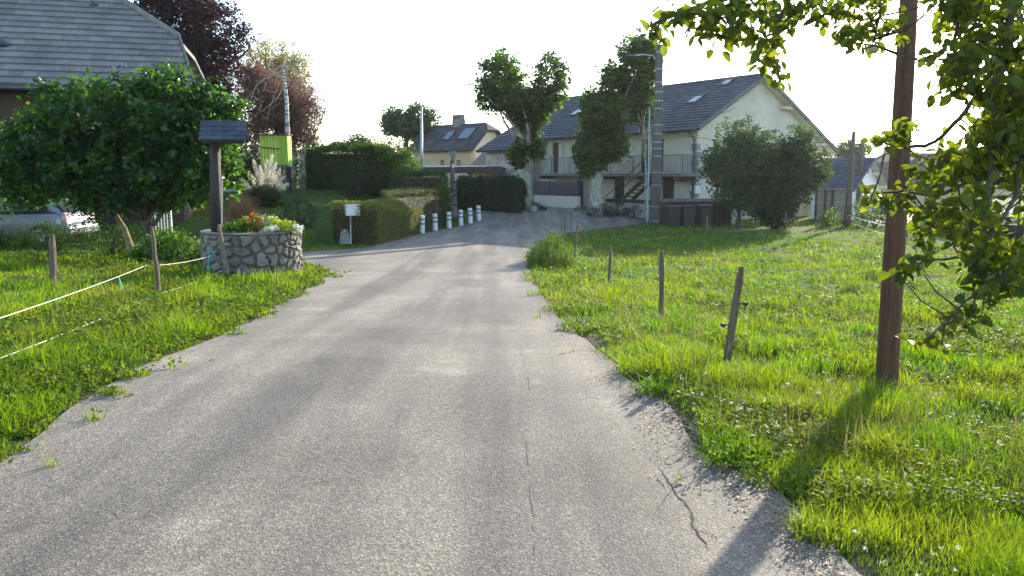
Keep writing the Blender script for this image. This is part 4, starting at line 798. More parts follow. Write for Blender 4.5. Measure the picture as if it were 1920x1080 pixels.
# ---- shrubs in front of the gable
gb = gp(1385, 438); YG = 35.5
tree('fruit_tree', 'loose grey green fruit tree in front of the farmhouse gable', 'tree', P0(1385, 430, YG),
     [E(1385, 270, YG, 38, 45), E(1370, 330, YG, 46, 50), E(1430, 300, YG, 50, 50), E(1400, 370, YG, 46, 30), E(1345, 300, YG, 26, 24), E(1500, 270, YG + 1, 26, 36), E(1530, 310, YG + 1, 28, 26), E(1510, 340, YG + 1, 30, 26), E(1335, 320, YG, 16, 14)], 20000, .16, LM['grey'], tr=.11, trunk=[at(1386, 390, YG), at(1390, 350, YG)], clump=.3, shell=.2, limbs=34, per=14, rt=.01)
tree('dense_shrub', 'dense dark rounded evergreen in front of the gable, right of the fruit tree', 'shrub', P0(1452, 430, YG - .4),
     [E(1468, 335, YG - .4, 50, 62), E(1440, 360, YG - .4, 45, 50), E(1490, 300, YG - .4, 30, 36), E(1455, 400, YG - .4, 32, 26)], 30000, .11, LM['dark'], tr=.16, trunk=[at(1450, 390, YG - .4)], clump=.25, shell=.6, limbs=14)
bush('green_bush', 'small pale green bush beside the boarded wall at the field edge', 'shrub', (P0(1552, 430, 36).x, 36), (.45, .4, .75), 1400, .07, LM['fresh'], .14, .3)
bush('flowering_bush', 'round bush with cream blossom beside the two bare poles', 'shrub', (P0(1619, 430, 37.5).x, 37.5), (.55, .5, 1.1), 1500, .07, LM['fresh'], .16, .4)
o_ = bpy.data.objects.get('flowering_bush'); P, ex, C = crown([(tuple(Vector(o_.location) + Vector((0, 0, .62))), (.58, .5, .5))], 500, .12, 8, .8); leaves('blossom', P, .07, LM['whitefl'], o_)
tree('far_tree', 'hazy dark tree beyond the small tiled house, behind the bare poles', 'tree', P0(1592, 330, 90), [E(1592, 280, 90, 24, 15), E(1608, 285, 90, 16, 12), E(1578, 288, 90, 14, 10)], 2600, .3, LM['hedge'], tr=.3, clump=.6, trunk=[at(1595, 300, 90)])
bush('hedge_bush', 'low dark bush against the fence tape, left of the apple foliage', 'shrub', (P0(1700, 430, 33).x, 36), (1.6, .8, 1.3), 2500, .09, LM['hedge'], .3, .4)
wb = gp(1030, 497)
def stalky(name, label, cx, cy, rx, ry, h, n, mat, size=.055):
    o = thing(name, label, 'weeds', (cx, cy, G(cx, cy))); a = RNG.random(n) * 6.283; r = RNG.random(n) ** .6; X = cx + rx * r * np.cos(a); Y = cy + ry * r * np.sin(a); H_ = h * (1 - .65 * r ** 1.5) * RNG.uniform(.55, 1.15, n); P = []; m = MB()
    for x, y, hh in zip(X, Y, H_):
        z = G(x, y); tx, ty = RNG.normal(size=2) * .10 * hh; k = int(16 + 40 * hh); f = RNG.random(k) ** .8; P.append(np.stack([x + tx * f, y + ty * f, z + hh * f], 1) + RNG.normal(size=(k, 3)) * [.03, .03, .012]); m.tube([(x, y, z - .02), (x + tx, y + ty, z + hh)], [.004, .002], 4)
    leaves('foliage', np.concatenate(P), size, mat, o, kind=6, up=.2, wid=.4); m.build('stems', mat, o); return o
wbo = stalky('weedy_clump', 'tall upright weeds growing at the road edge by the leaning stakes', wb.x + .05, wb.y + .1, .55, 1.2, .85, 170, LM['weed'])
# ================================================================== left garden
tb = gp(285, 488); YL = tb.y
tree('laurel_tree', 'broad dense laurel tree with dark leaves and forked trunk in front of the left house', 'tree', tb,
     [E(300, 222, YL, 84, 66, 80), E(180, 240, YL, 76, 78, 80), E(90, 275, YL, 75, 60, 75), E(380, 245, YL, 58, 70, 65), E(230, 318, YL, 145, 60, 80), E(60, 330, YL + .3, 70, 50, 60), E(340, 315, YL, 90, 62, 70), E(405, 300, YL + .5, 44, 60, 50), E(260, 358, YL, 110, 34, 70)] +
     [E(x, y, YL - random.uniform(-.5, .7), 14, 34, 14) for x, y in ((125, 168), (185, 160), (228, 158), (285, 165), (310, 155), (345, 158), (385, 178), (440, 215), (80, 190), (260, 180))], 27000, .15, LM['laurel'], tr=.13, trunk=[at(278, 430, YL), at(275, 400, YL)], clump=.27, shell=.5, limbs=14, kind=6, per=20, up=.15, limb_r=.6,
     extra_limbs=[(at(279, 430, YL), at(320, 380, YL)), (at(277, 425, YL), at(230, 385, YL)), (at(278, 425, YL), at(295, 375, YL))])
o_ = thing('leaning_tree', 'yellowish lichened trunk leaning left beside the laurel tree trunk', 'tree', gp(250, 492)); m = MB(); m.tube([gp(252, 494) - Vector((0, 0, .1)), at(244, 460, YL + .2), at(233, 430, YL + .3), at(215, 400, YL + .4)], [.1, .085, .075, .06], 10); m.build('trunk', pmat('lichened_bark', (.16, .13, .05), (.30, .26, .12), 7, .9, .4, 20, fine=.3), o_, smooth=True)
P, ex, C = crown([E(190, 370, YL + .6, 60, 40)], 1500, .2, 20, .4); leaves('crown', P, .1, LM['laurel'], o_, kind=6, extra=ex)
bush('rusty_bush', 'brownish shrub at the far left edge beside the car', 'shrub', (P0(-30, 440, 20.5).x - .5, 20.2), (1.2, 1.0, 2.7), 6000, .09, LM['grey'], .3, .3)
bush('brown_climber', 'brown leaved climber under the eave of the left house', 'shrub', (at(30, 200, 25).x, 25.3), (2.0, .5, 3.3), 3500, .12, LM['red'], .3, .4)
bush('garden_shrub', 'fluffy dark green shrub hiding the front of the silver car', 'shrub', (P0(110, 440, 20).x, 19.6), (.8, .6, .8), 4200, .05, LM['hedge'], .2, .4)
bush('garden_shrub', 'low rough shrub beneath the laurel canopy, right of the silver car', 'shrub', (P0(190, 440, 20).x, 20.4), (1.2, .7, .8), 2800, .06, LM['hedge'], .25, .4)
bush('border_plant', 'bright leafy plant with a few red flowers at the foot of the laurel tree', 'plant', (P0(312, 480, 17.6).x, 17.8), (.6, .4, .75), 1600, .09, LM['fresh'], .18, .3, kind=6)
bush('border_plant', 'small yellow green plant between the two laurel trunks', 'plant', (P0(266, 480, 17.9).x, 17.6), (.22, .2, .45), 420, .08, LM['fresh'], .1, .3, kind=6)
bush('border_plant', 'dark leafy plant against the left side of the stone flower well', 'plant', (P0(366, 480, 16.8).x, 17.0), (.35, .3, .55), 900, .07, LM['hedge'], .12, .3, kind=6)
bush('heather_bush', 'orange brown feathery grass clump behind the flower well', 'ornamental grass', (gp(455, 432).x, gp(455, 432).y), (.65, .5, 1.55), 200, .05, LM['straw'], .2, .3, twigs=2)
def arc_grass(o, name, c, n, h, spread, mat, w_=.012, bend=.5):
    a = RNG.random(n) * 6.283; r = RNG.random(n) ** .5 * spread * .3; lf_ = RNG.random(n); hh = h * (1.05 - .7 * lf_) * RNG.uniform(.7, 1.05, n); lean = spread * (.12 + .88 * lf_) * RNG.uniform(.7, 1.05, n); ca, sa_ = np.cos(a), np.sin(a)
    V = []; K = 4
    for k in range(K + 1):
        f = k / K; x = c[0] + ca * (r + lean * f ** 1.9); y = c[1] + sa_ * (r + lean * f ** 1.9); z = c[2] + hh * (f - bend * f ** 3 * .6); ww = w_ * (1 - f * .9)
        V += [np.stack([x - sa_ * ww, y + ca * ww, z], 1), np.stack([x + sa_ * ww, y - ca * ww, z], 1)]
    V = np.stack(V, 1).reshape(-1, 3); i = (np.arange(n) * (2 * K + 2))[:, None]; F = np.concatenate([i + np.array([2 * k, 2 * k + 1, 2 * k + 3, 2 * k + 2]) for k in range(K)]); r_ = RNG.random(n)
    return nmesh(name, V, [F], mat, o, rnd=np.tile(r_, K))
o_ = bpy.data.objects['heather_bush']; arc_grass(o_, 'stems', tuple(o_.location), 1100, 1.6, 1.0, LM['straw'], .008, .45)
P, ex, C = crown([((o_.location.x, o_.location.y, o_.location.z + .8), (.6, .5, .7))], 2600, .2, 20, .1); leaves('foliage', P, .05, LM['straw'], o_, extra=ex, wid=.3)
pp = gp(497, 384); pp = P0(497, 384, 30.5) if pp.y > 34 or pp.y < 26 else pp
o_ = thing('pampas_grass', 'pampas grass clump with creamy white plumes in front of the lime green hut', 'ornamental grass', pp); arc_grass(o_, 'leaf_blades', tuple(pp), 4200, 1.5, 1.35, LM['reed'], .014, .8)
for i, (x, y) in enumerate(((468, 322), (452, 335), (478, 300), (490, 312), (497, 300), (508, 290), (515, 305), (522, 318), (530, 330), (538, 345), (484, 325), (502, 322), (514, 330), (462, 350))):
    t = at(x, y, pp.y + random.uniform(-.4, .3)); b = Vector(pp) + Vector(((t.x - pp.x) * .3, 0, .3)); f = RNG.random(420); P = np.array(b + (t - b) * .5) + (np.array(t) - np.array(b + (t - b) * .5)) * f[:, None]; P += np.array([.07, 0, 0]) * (np.sign(t.x - pp.x) * f ** 2)[:, None]; P += RNG.normal(size=(420, 3)) * (.055 * np.sin(np.pi * np.clip(f * .85 + .12, 0, 1)))[:, None]
    pl = leaves('plume', P, .075, LM['plume'], o_, up=.0, wid=.25, droop=-.5); m = MB(); m.tube([b, t], [.012, .006], 5); m.build('stalk', MT['cord'], pl)
# playhouse
Yh = 36.0; gh = P0(514, 350, Yh); o_ = thing('garden_hut', 'lime green plank hut raised on dark posts beside the birch', 'garden hut', gh); a, b = at(489, 309, Yh), at(541, 309, Yh); zt_ = at(516, 254, Yh).z; m = MB(); k = 9; wd = (b.x - a.x) / k
for i in range(k): m.box((a.x + wd * (i + .5), Yh, (a.z + zt_) / 2), (wd - .012, .04, zt_ - a.z), r=random.random())
for i in range(3): m.box((b.x - .021, Yh + .14 + i * .2, (a.z + zt_) / 2), (.04, .188, zt_ - a.z), r=random.random()); m.box((a.x + .021, Yh + .14 + i * .2, (a.z + zt_) / 2), (.04, .188, zt_ - a.z), r=random.random())
m.build('plank_wall', MT['lime'], o_); m = MB(); m.box(((a.x + b.x) / 2, Yh + .3, zt_ + .03), (b.x - a.x + .1, .75, .05)); m.build('roof', MT['bark'], o_); m = MB(); m.box(((a.x + b.x) / 2, Yh + .3, a.z - .05), (b.x - a.x + .03, .7, .08)); m.build('floor', pmat('teal_board', (.03, .16, .18), (.05, .22, .24), 3, .7, 0), o_)
for x, y in ((a.x + .1, Yh + .1), (b.x - .1, Yh + .1), (a.x + .1, Yh + .5), (b.x - .1, Yh + .5)): m = MB(); m.box((x, y, (G(x, y) + a.z) / 2 - .1), (.1, .1, a.z - G(x, y) + .02)); m.build('post', MT['darkwood'], o_)
m = MB(); m.tube([at(455, 273, Yh - .1), at(500, 277, Yh - .06), at(523, 279, Yh - .06)], .03); m.build('perch_pole', MT['fencewood'], o_)
# ---- stone well planter with post and little slate roof
wl = gp(476, 522); WR = 87 / FPX * (wl.y + .9); WC = Vector((at(474, 480, wl.y + WR * .93).x, wl.y + WR * .93, 0)); WZ = G(WC.x, WC.y) - .12; wtop = at(476, 437, WC.y - WR * .9).z
o_ = thing('flower_well', 'round rubble stone well planted with bright flowers at the driveway corner', 'planter', (WC.x, WC.y, WZ))
def stone_ring():
    nt_, nz = 420, 90; Hh = wtop - .05 - WZ; th = np.linspace(0, 2 * np.pi, nt_, endpoint=False); zz = np.linspace(0, Hh, nz); T, Z = np.meshgrid(th, zz); U = T * WR
    ns = 170; su = RNG.random(ns) * 2 * np.pi * WR; sz = RNG.random(ns) * (Hh + .1) - .05
    for _ in range(6):   # relax
        gu = RNG.random(6000) * 2 * np.pi * WR; gzv = RNG.random(6000) * Hh; d = np.abs(gu[:, None] - su[None]); d = np.minimum(d, 2 * np.pi * WR - d); k = np.argmin(d ** 2 * .75 + (gzv[:, None] - sz[None]) ** 2, 1)
        for j in range(ns):
            mm = k == j
            if mm.sum() > 3 and abs(np.ptp(gu[mm])) < 2: su[j] = su[j] * .4 + gu[mm].mean() * .6; sz[j] = sz[j] * .4 + gzv[mm].mean() * .6
    Uw = U + (vn(U * 9, Z * 9, 1) - .5) * .07 + (vn(U * 26, Z * 26, 3) - .5) * .03; Zw = Z + (vn(U * 9, Z * 9, 2) - .5) * .07 + (vn(U * 26, Z * 26, 7) - .5) * .03
    d = np.abs(Uw.ravel()[:, None] - su[None]); d = np.minimum(d, 2 * np.pi * WR - d); D = np.sqrt(d ** 2 * .75 + (Zw.ravel()[:, None] - sz[None]) ** 2); o = np.argsort(D, 1)[:, :2]; f1 = np.take_along_axis(D, o[:, :1], 1)[:, 0]; f2 = np.take_along_axis(D, o[:, 1:2], 1)[:, 0]
    e = ss((f2 - f1 - .012) / .05).reshape(T.shape); R = WR + .055 * e - .02 + (vn(U * 14, Z * 14, 4) - .5) * .018 + e * (vn(o[:, 0].reshape(T.shape) * 3.7, T * 0, 5) - .5) * .03
    V = np.stack([WC.x + R * np.cos(T), WC.y + R * np.sin(T), WZ + Z], -1).reshape(-1, 3); i = np.arange(nt_ * nz).reshape(nz, nt_); F = np.stack([i[:-1], np.roll(i[:-1], -1, 1), np.roll(i[1:], -1, 1), i[1:]], -1).reshape(-1, 4)
    rn = (.15 + .85 * vn(o[:, 0] * 5.3, o[:, 0] * 1.7, 8)) * (e.ravel() > .5); ob = nmesh('stone_wall', V, [F], None, o_, rnd=rn.reshape(nz, nt_)[:-1].ravel(), smooth=True)
    m, nt, out = new_mat('rubble_stones'); at_ = N(nt, 'ShaderNodeAttribute', attribute_name='rnd'); r = ramp(nt, [(0, (.13, .12, .105)), (.12, (.13, .12, .105)), (.2, (.12, .115, .105)), (.6, (.20, .185, .16)), (1, (.30, .275, .235))]); nt.links.new(at_.outputs['Fac'], r.inputs[0]); g = N(nt, 'ShaderNodeNewGeometry'); n = noise_n(nt, 9, 6, .7, g.outputs['Position']); nr_ = ramp(nt, [(.3, (.55, .55, .56)), (.7, (1.3, 1.28, 1.22))]); nt.links.new(n.outputs[0], nr_.inputs[0])
    b = N(nt, 'ShaderNodeBsdfPrincipled'); b.inputs['Roughness'].default_value = .9; nt.links.new(mix(nt, r.outputs[0], nr_.outputs[0], 1, 'MULTIPLY'), b.inputs['Base Color']); bp = N(nt, 'ShaderNodeBump'); bp.inputs['Distance'].default_value = .012; n2 = noise_n(nt, 40, 5, .7, g.outputs['Position']); nt.links.new(n2.outputs[0], bp.inputs['Height']); nt.links.new(bp.outputs[0], b.inputs['Normal']); nt.links.new(b.outputs[0], out.inputs[0]); ob.data.materials.append(m)
stone_ring()
m = MB(); k = 48; ri, ro = WR - .14, WR + .03; a_ = [2 * math.pi * i / k for i in range(k)]
for z0, z1 in ((wtop - .03, wtop),):
    for i in range(k):
        j = (i + 1) % k; c0, s0_, c1, s1_ = math.cos(a_[i]), math.sin(a_[i]), math.cos(a_[j]), math.sin(a_[j]); p = lambda r, c, s, z: (WC.x + r * c, WC.y + r * s, z)
        m.face([p(ri, c0, s0_, z1), p(ro, c0, s0_, z1), p(ro, c1, s1_, z1), p(ri, c1, s1_, z1)]); m.face([p(ro, c0, s0_, z0), p(ro, c1, s1_, z0), p(ro, c1, s1_, z1), p(ro, c0, s0_, z1)]); m.face([p(ri, c0, s0_, z0), p(ri, c0, s0_, z1), p(ri, c1, s1_, z1), p(ri, c1, s1_, z0)]); m.face([p(ri, c0, s0_, z0), p(ri, c1, s1_, z0), p(ro, c1, s1_, z0), p(ro, c0, s0_, z0)])
m.build('coping', MT['concrete'], o_)
m = MB(); m.prism([(WC.x + (ri + .02) * math.cos(t), WC.y + (ri + .02) * math.sin(t), wtop - .12) for t in a_], (0, 0, .06)); m.build('soil', MT['twig'], o_)
FZ = wtop - .05
def flowers(name, label, cat, x, y, r, h, n, size, mat, head=None, hs=.03, hn=60):
    px = at(x, 430, WC.y + y).x; c = Vector((px, WC.y + y, FZ)); t = thing(name, label, cat, c, 'plants in the stone well'); P, ex, C = crown([((c.x, c.y, c.z + h * .5), (r, r * .8, h * .5))], n, .06, 10, .2); P[:, 2] = np.maximum(P[:, 2], FZ); leaves('leaves', P, size, mat, t, kind=6, extra=ex)
    if head:
        H_, _, _ = crown([((c.x, c.y, c.z + h * .62), (r * 1.02, r * .85, h * .45))], hn, .035, 6, .75); leaves('blossom', H_, hs, head, t, kind=4, up=.1, wid=.9)
flowers('green_foliage_plant', 'leafy green plant beside the wooden post in the stone well', 'plant', 440, -.35, .28, .24, 700, .06, LM['fresh'])
flowers('green_foliage_plant', 'darker green mound of foliage left of the red flowers', 'plant', 455, -.1, .25, .30, 600, .06, LM['plane'])
flowers('red_flowers', 'upright red and orange flowers in the middle of the stone well', 'flowers', 478, -.35, .13, .40, 300, .05, LM['fresh'], LM['redfl'], .045, 150)
flowers('violet_flowers', 'violet flower spikes right behind the red flowers in the stone well', 'flowers', 494, -.1, .13, .38, 220, .05, LM['fresh'], LM['violetfl'], .03, 160)
flowers('yellow_flowers', 'lime yellow trailing foliage at the right side of the stone well', 'plant', 535, -.3, .2, .24, 700, .05, LM['yellow'])
flowers('yellow_flowers', 'second patch of yellow leaves, right behind the violet spikes', 'plant', 512, -.1, .15, .30, 420, .05, LM['yellow'], LM['whitefl'], .035, 60)
flowers('white_flowers', 'white blossom tumbling over the right rim of the stone well', 'flowers', 553, -.25, .16, .16, 260, .04, LM['fresh'], LM['whitefl'], .035, 400)
flowers('white_flowers', 'white blossom mound at the front rim beside the yellow leaves', 'flowers', 508, -.6, .15, .15, 240, .04, LM['fresh'], LM['whitefl'], .035, 320)
flowers('pink_stalks', 'low sprawling plant at the back of the stone well with pale blossom', 'flowers', 475, .35, .45, .3, 700, .05, LM['fresh'], LM['whitefl'], .03, 60)
Yp = WC.y - .35; sh = thing('bell_post', 'dark timber post with a small pitched slate roof standing in the stone well', 'post', (at(403, 436, Yp).x, Yp, FZ))
m = MB(); m.tube([(at(406, 436, Yp).x, Yp, FZ - .05), at(404, 350, Yp), at(403, 262, Yp)], [.115, .108, .10], 12); m.build('post', MT['darkwood'], sh, smooth=True)
zr_, ze_ = at(425, 229, Yp).z, at(425, 263, Yp).z; hL = 41 / FPX * Yp; cx_ = at(421, 240, Yp).x; ang = math.radians(12); FS = Fr((cx_, Yp), ang); hw = .32; m = MB(); sl_ = (zr_ - ze_) / hw
for sg in (-1, 1):
    q_ = (FS.v * (-sg) + Vector((0, 0, sl_))).normalized(); tiles(m, FS.p(0, sg * hw, ze_), FS.u, q_, hw / abs(q_.dot(FS.v)), .12, .21, lambda t: -hL, lambda t: hL, .018)
m.tube([FS.p(-hL, 0, zr_ + .01), FS.p(hL, 0, zr_ + .01)], .018, 6); m.build('slate_roof', MT['slate'], sh)
m = MB()
for sg in (-1, 1): m.prism([FS.p(-hL + .03, sg * (hw - .02), ze_ - .012), FS.p(hL - .03, sg * (hw - .02), ze_ - .012), FS.p(hL - .03, 0, zr_ - .03), FS.p(-hL + .03, 0, zr_ - .03)], (0, 0, -.03))
m.box((cx_, Yp, ze_ - .03), (hL * 1.7, .1, .07), M=FS.M); m.box((cx_ - .02, Yp, ze_ + .06), (.08, hw * 1.5, .08), M=FS.M); m.build('roof_boards', MT['darkwood'], sh)
m = MB(); m.tube([at(416, 425, Yp - .12), at(417, 330, Yp - .1)], .012, 6); m.tube([at(417, 357, Yp - .12), at(440, 357, Yp - .12), at(447, 359, Yp - .12), at(448, 363, Yp - .12)], .014, 6); m.build('water_pipe', MT['metal'], sh)
# terracotta trough behind, trellis
q = gp(440, 428); m = MB(); m.box((q.x, q.y, q.z + .17), (.9, .4, .36), rz=-.35); o_ = m.build('stone_trough', pmat('terracotta', (.25, .16, .12), (.36, .25, .19), 3, .9, .2), org=(q.x, q.y, q.z - .01), bevel=.03); tag(o_, 'weathered clay coloured trough behind the flower well', 'trough')
o_ = thing('trellis', 'white garden trellis standing under the laurel tree', 'trellis', P0(310, 436, 21)); m = MB(); A, B = at(292, 433, 21), at(318, 400, 21)
for i in range(6): x = A.x + (B.x - A.x) * i / 5; m.box((x, 21, (A.z + B.z) / 2), (.022, .02, B.z - A.z)); z = A.z + (B.z - A.z) * i / 5; m.box(((A.x + B.x) / 2, 20.985, z), (B.x - A.x, .012, .022))
m.build('lattice', MT['white'], o_); m = MB(); m.box((B.x + .02, 21, A.z + .2), (.05, .05, B.z - A.z + .4)); m.build('post', MT['white'], o_)
# ---- letter box, stone marker
lb = gp(658, 458); o_ = thing('letter_box', 'white letter box on a thin white post in front of the squared hedge', 'letter box', lb); zb, zt_ = at(658, 404, lb.y).z, at(658, 384, lb.y).z; m = MB(); cx_ = at(661, 394, lb.y).x; R_z = .45
m.box((cx_, lb.y, (zb + zt_) / 2), (.44, .26, zt_ - zb), rz=R_z); bx_ = m.build('box', MT['white'], o_, bevel=.008); m = MB(); m.box((cx_, lb.y, zt_ + .008), (.48, .3, .012), rz=R_z); m.build('lid', MT['white'], bx_)
fm = Matrix.Rotation(R_z, 3, 'Z'); m = MB(); c = Vector((cx_, lb.y, (zb + zt_) / 2)); m.box(c + fm @ Vector((.223, 0, .0)), (.006, .03, .04), rz=R_z); m.build('lock', MT['zinc'], bx_)
m = MB(); m.tube([lb - Vector((0, 0, .1)), (lb.x + .01, lb.y, zb)], .022, 10); m.build('post', MT['white'], o_)
q = gp(647, 458); m = MB(); hz_ = at(650, 428, q.y).z - q.z
pts = [(-.19, 0), (-.17, .3), (-.12, .8), (-.02, 1.02), (.07, 1.0), (.13, .75), (.17, .3), (.18, 0)]; m.prism([(q.x + a, q.y - .05, q.z - .03 + b * hz_) for a, b in pts], (0, .14, 0)); o_ = m.build('marker_stone', MT['stone'], org=tuple(q), bevel=.03); tag(o_, 'upright pale boundary stone left of the letter box post', 'stone')
# ---- bollards
RB = pmat('reflective_grey', (.20, .22, .25), (.26, .28, .31), 3, .35, .02); bo = None; names = ['nearest bollard, beside the end of the squared hedge', 'second bollard counted from the squared hedge', 'third bollard counted from the squared hedge', 'fourth bollard from the squared hedge', 'fifth bollard along the road edge, next to the farthest', 'farthest bollard, standing alone near the lamp post']
for i, (x, yb, yt) in enumerate(((791, 438, 403), (816, 433, 400), (842, 428, 397), (864, 423, 394), (882, 419, 391), (898, 414, 388))):
    p = gp(x, yb)
    if bo is None:
        bo = thing('bollard', 'x', 'bollard', p, 'white banded bollards along the road edge'); h = .75; m = MB(); m.tube([p + Vector((0, 0, z)) for z in (-.1, 0, h - .04, h - .01, h)], [.12, .118, .11, .1, .06], 16); m.build('body', MT['white'], bo, smooth=False)
        for z0 in (.36, .54): m = MB(); m.tube([p + Vector((0, 0, z0)), p + Vector((0, 0, z0 + .085))], .1185, 16); m.build('band', RB, bo)
        t = bo
    else:
        t = bo.copy(); COL.objects.link(t); t.location = p
        for ch in [c for c in bpy.data.objects if c.parent == bo]: c = ch.copy(); COL.objects.link(c); c.parent = t
    t['label'] = 'white plastic bollard with grey bands, ' + names[i]; t.scale = (1, 1, 1); t.rotation_euler = (random.uniform(-.03, .03), random.uniform(-.05, .03), random.random())
# ---- masts and utility poles
p = P0(790, 330, 45); o_ = thing('antenna_mast', 'tall slim pale metal mast with a whip aerial behind the middle hedge', 'mast', p); m = MB(); m.tube([p, at(790, 200, 45)], [.11, .06], 12); m.build('pole', MT['metal'], o_, smooth=True); m = MB(); m.tube([at(790, 200, 45), at(791, 168, 45)], [.02, .008], 6); m.build('aerial', MT['metal'], o_)
YO = 40.5; p = P0(851, 395, YO); o_ = thing('old_post', 'weathered concrete post with rusty brackets at the end of the rail fence', 'post', p); m = MB(); m.tube([p - Vector((0, 0, .1)), at(852, 360, YO), at(849, 330, YO), at(849, 292, YO)], [.2, .12, .1, .1], 8); m.build('post', MT['concrete'], o_); m = MB(); m.box(at(849, 287, YO), (.34, .3, .24)); m.build('cap', MT['concrete'], o_)
for y in (341, 357, 366, 384): m = MB(); m.box(at(851, y, YO), (.3, .34, .07)); m.build('bracket', MT['rust'], o_)
m = MB(); m.tube([at(845, 400, YO - .25), at(846, 300, YO - .25)], .05, 8); m.build('pipe', MT['zinc'], o_)
m = MB(); m.box(at(849, 311, YO - .11), (.14, .02, .2)); m.build('plate', MT['white'], o_)
pq = gp(1228, 419); YU = pq.y; o_ = thing('utility_pole', 'thick concrete utility pole ringed with pale metal bands in front of the farmhouse', 'utility pole', pq); m = MB(); topU = at(1237, 84, YU); w0, w1 = 19 / FPX * YU / 2, 11.5 / FPX * YU / 2
R4_ = lambda c, w, d: [(c.x - w, c.y - d, c.z), (c.x + w, c.y - d, c.z), (c.x + w, c.y + d, c.z), (c.x - w, c.y + d, c.z)]
bt = pq - Vector((0, 0, .1)); m.add(R4_(bt, w0, w0 * .8) + R4_(topU, w1, w1 * .8), [(3, 2, 1, 0), (4, 5, 6, 7), (0, 1, 5, 4), (1, 2, 6, 5), (2, 3, 7, 6), (3, 0, 4, 7)]); m.build('pole', MT['poleconc'], o_, bevel=.02)
for y in (98, 128, 152, 170, 186, 200, 230, 246, 262, 274, 288, 318, 342, 382, 410): 
    f = (418 - y) / (418 - 84); c = bt.lerp(topU, f); w_ = (w0 + (w1 - w0) * f) + .012; m = MB(); m.add(R4_(c, w_, w_ * .8 + .004) + R4_(c + Vector((0, 0, .028)), w_, w_ * .8 + .004), [(3, 2, 1, 0), (4, 5, 6, 7), (0, 1, 5, 4), (1, 2, 6, 5), (2, 3, 7, 6), (3, 0, 4, 7)]); m.build('band', MT['metal'], o_)
m = MB(); m.tube([at(1213, 418, YU - .1), at(1216, 330, YU - .1), at(1218, 200, YU - .05)], [.05, .045, .03], 8); m.build('cable_duct', pmat('pale_green_duct', (.28, .38, .36), (.34, .44, .42), 2, .5, 0), o_)
m = MB(); m.tube([at(1230, 112, YU), at(1224, 104, YU), at(1205, 102, YU), at(1190, 104, YU)], .035, 6); la = m.build('lamp_arm', MT['metal'], o_); m = MB(); m.ico(at(1183, 105, YU), .16, (1.7, .7, .5), 0, 2); m.build('lamp_head', MT['zinc'], la, smooth=True)
def pole2(label, xb, yb, xt, yt, Y, r0, r1, mat, name='wooden_pole'):
    p = P0(xb, yb, Y) if Y else gp(xb, yb); Y = p.y; t = at(xt, yt, Y); o = thing(name, label, 'pole', p); m = MB(); k = 10
    m.tube([(p - Vector((0, 0, .15))).lerp(t, i / k) for i in range(k + 1)], [(r0 + (r1 - r0) * i / k) * random.uniform(.985, 1.02) for i in range(k + 1)], 16); m.build('pole', MT[mat], o, smooth=True); return o, p, t
pn_, pb, pt = pole2('brown wooden telephone pole in the foreground at right with apple leaves across it', 1662, 733, 1706, -30, None, 19.5 / FPX * 7.1, 14 / FPX * 7.1, 'polewood')
m = MB(); m.box(pb.lerp(pt, .47) + Vector((.02, -.1, 0)), (.035, .01, .04)); m.build('tag_plate', MT['white'], pn_)
pole2('dark bare pole in front of the small tiled house, taller of the pair', 1588, 428, 1601, 246, 36.6, .17, .08, 'wood'); pole2('second bare pole, farther and right of the taller one by the small house', 1607, 412, 1617, 262, 44, .2, .1, 'wood')
def wire(label, a, b, sag, r=.012):
    m = MB(); a, b = Vector(a), Vector(b); m.tube([a.lerp(b, i / 14) - Vector((0, 0, sag * 4 * (i / 14) * (1 - i / 14))) for i in range(15)], r, 5); return tag(m.build('overhead_cable', MT['wire'], org=tuple(a)), label, 'cable', 'cables leaving the concrete pole')
wire('thin black cable from the concrete pole to the gable, topmost', at(1240, 195, YU), FH.p(.03, 3.0, 5.2), .5); wire('thin black cable sagging across the gable to the taller bare pole', at(1240, 246, YU), at(1600, 262, 36.6), .35); wire('lower black cable running along the farmhouse front', at(1234, 254, YU), FH.p(.6, -.6, 3.6), .1)
wire('cable from the concrete pole up through the plane tree crowns to the left', at(1236, 92, YU), at(980, 120, YU + 3), .2)
# bare blossom shrub hung on pole
o_ = bare_tree('bare_sapling', 'pale leafless sapling standing just left of the concrete pole', P0(1210, 400, YU + 1.2), [at(1211, 320, YU + 1.2), at(1210, 285, YU + 1.2)], .05, [at(x, y, YU + 1.2) for x, y in ((1195, 215), (1203, 210), (1212, 205), (1220, 215), (1198, 240), (1224, 235), (1208, 222))], 'birch')
# ---- dark shed / bins
Yd = 38.0; a, b = at(1240, 400, Yd), at(1372, 400, Yd); z1 = at(1300, 378, Yd).z; gq = G((a.x + b.x) / 2, Yd); o_ = thing('bin_shelter', 'low dark rusty shelter with mossy lid line in front of the farmhouse corner', 'shelter', ((a.x + b.x) / 2, Yd, gq)); m = MB()
k = 14
for i in range(k): x0 = a.x + (b.x - a.x) * i / k; m.box((x0 + (b.x - a.x) / k / 2, Yd + random.uniform(-.01, .01), (gq + z1) / 2 - .1), ((b.x - a.x) / k - .02, .04, z1 - gq + .2), r=random.random())
m.box((a.x + .02, Yd + .75, (gq + z1) / 2), (.04, 1.4, z1 - gq)); m.box((b.x - .02, Yd + .75, (gq + z1) / 2), (.04, 1.4, z1 - gq)); m.box(((a.x + b.x) / 2, Yd + 1.47, (gq + z1) / 2), (b.x - a.x, .04, z1 - gq)); m.build('sheet_wall', MT['rust'], o_)
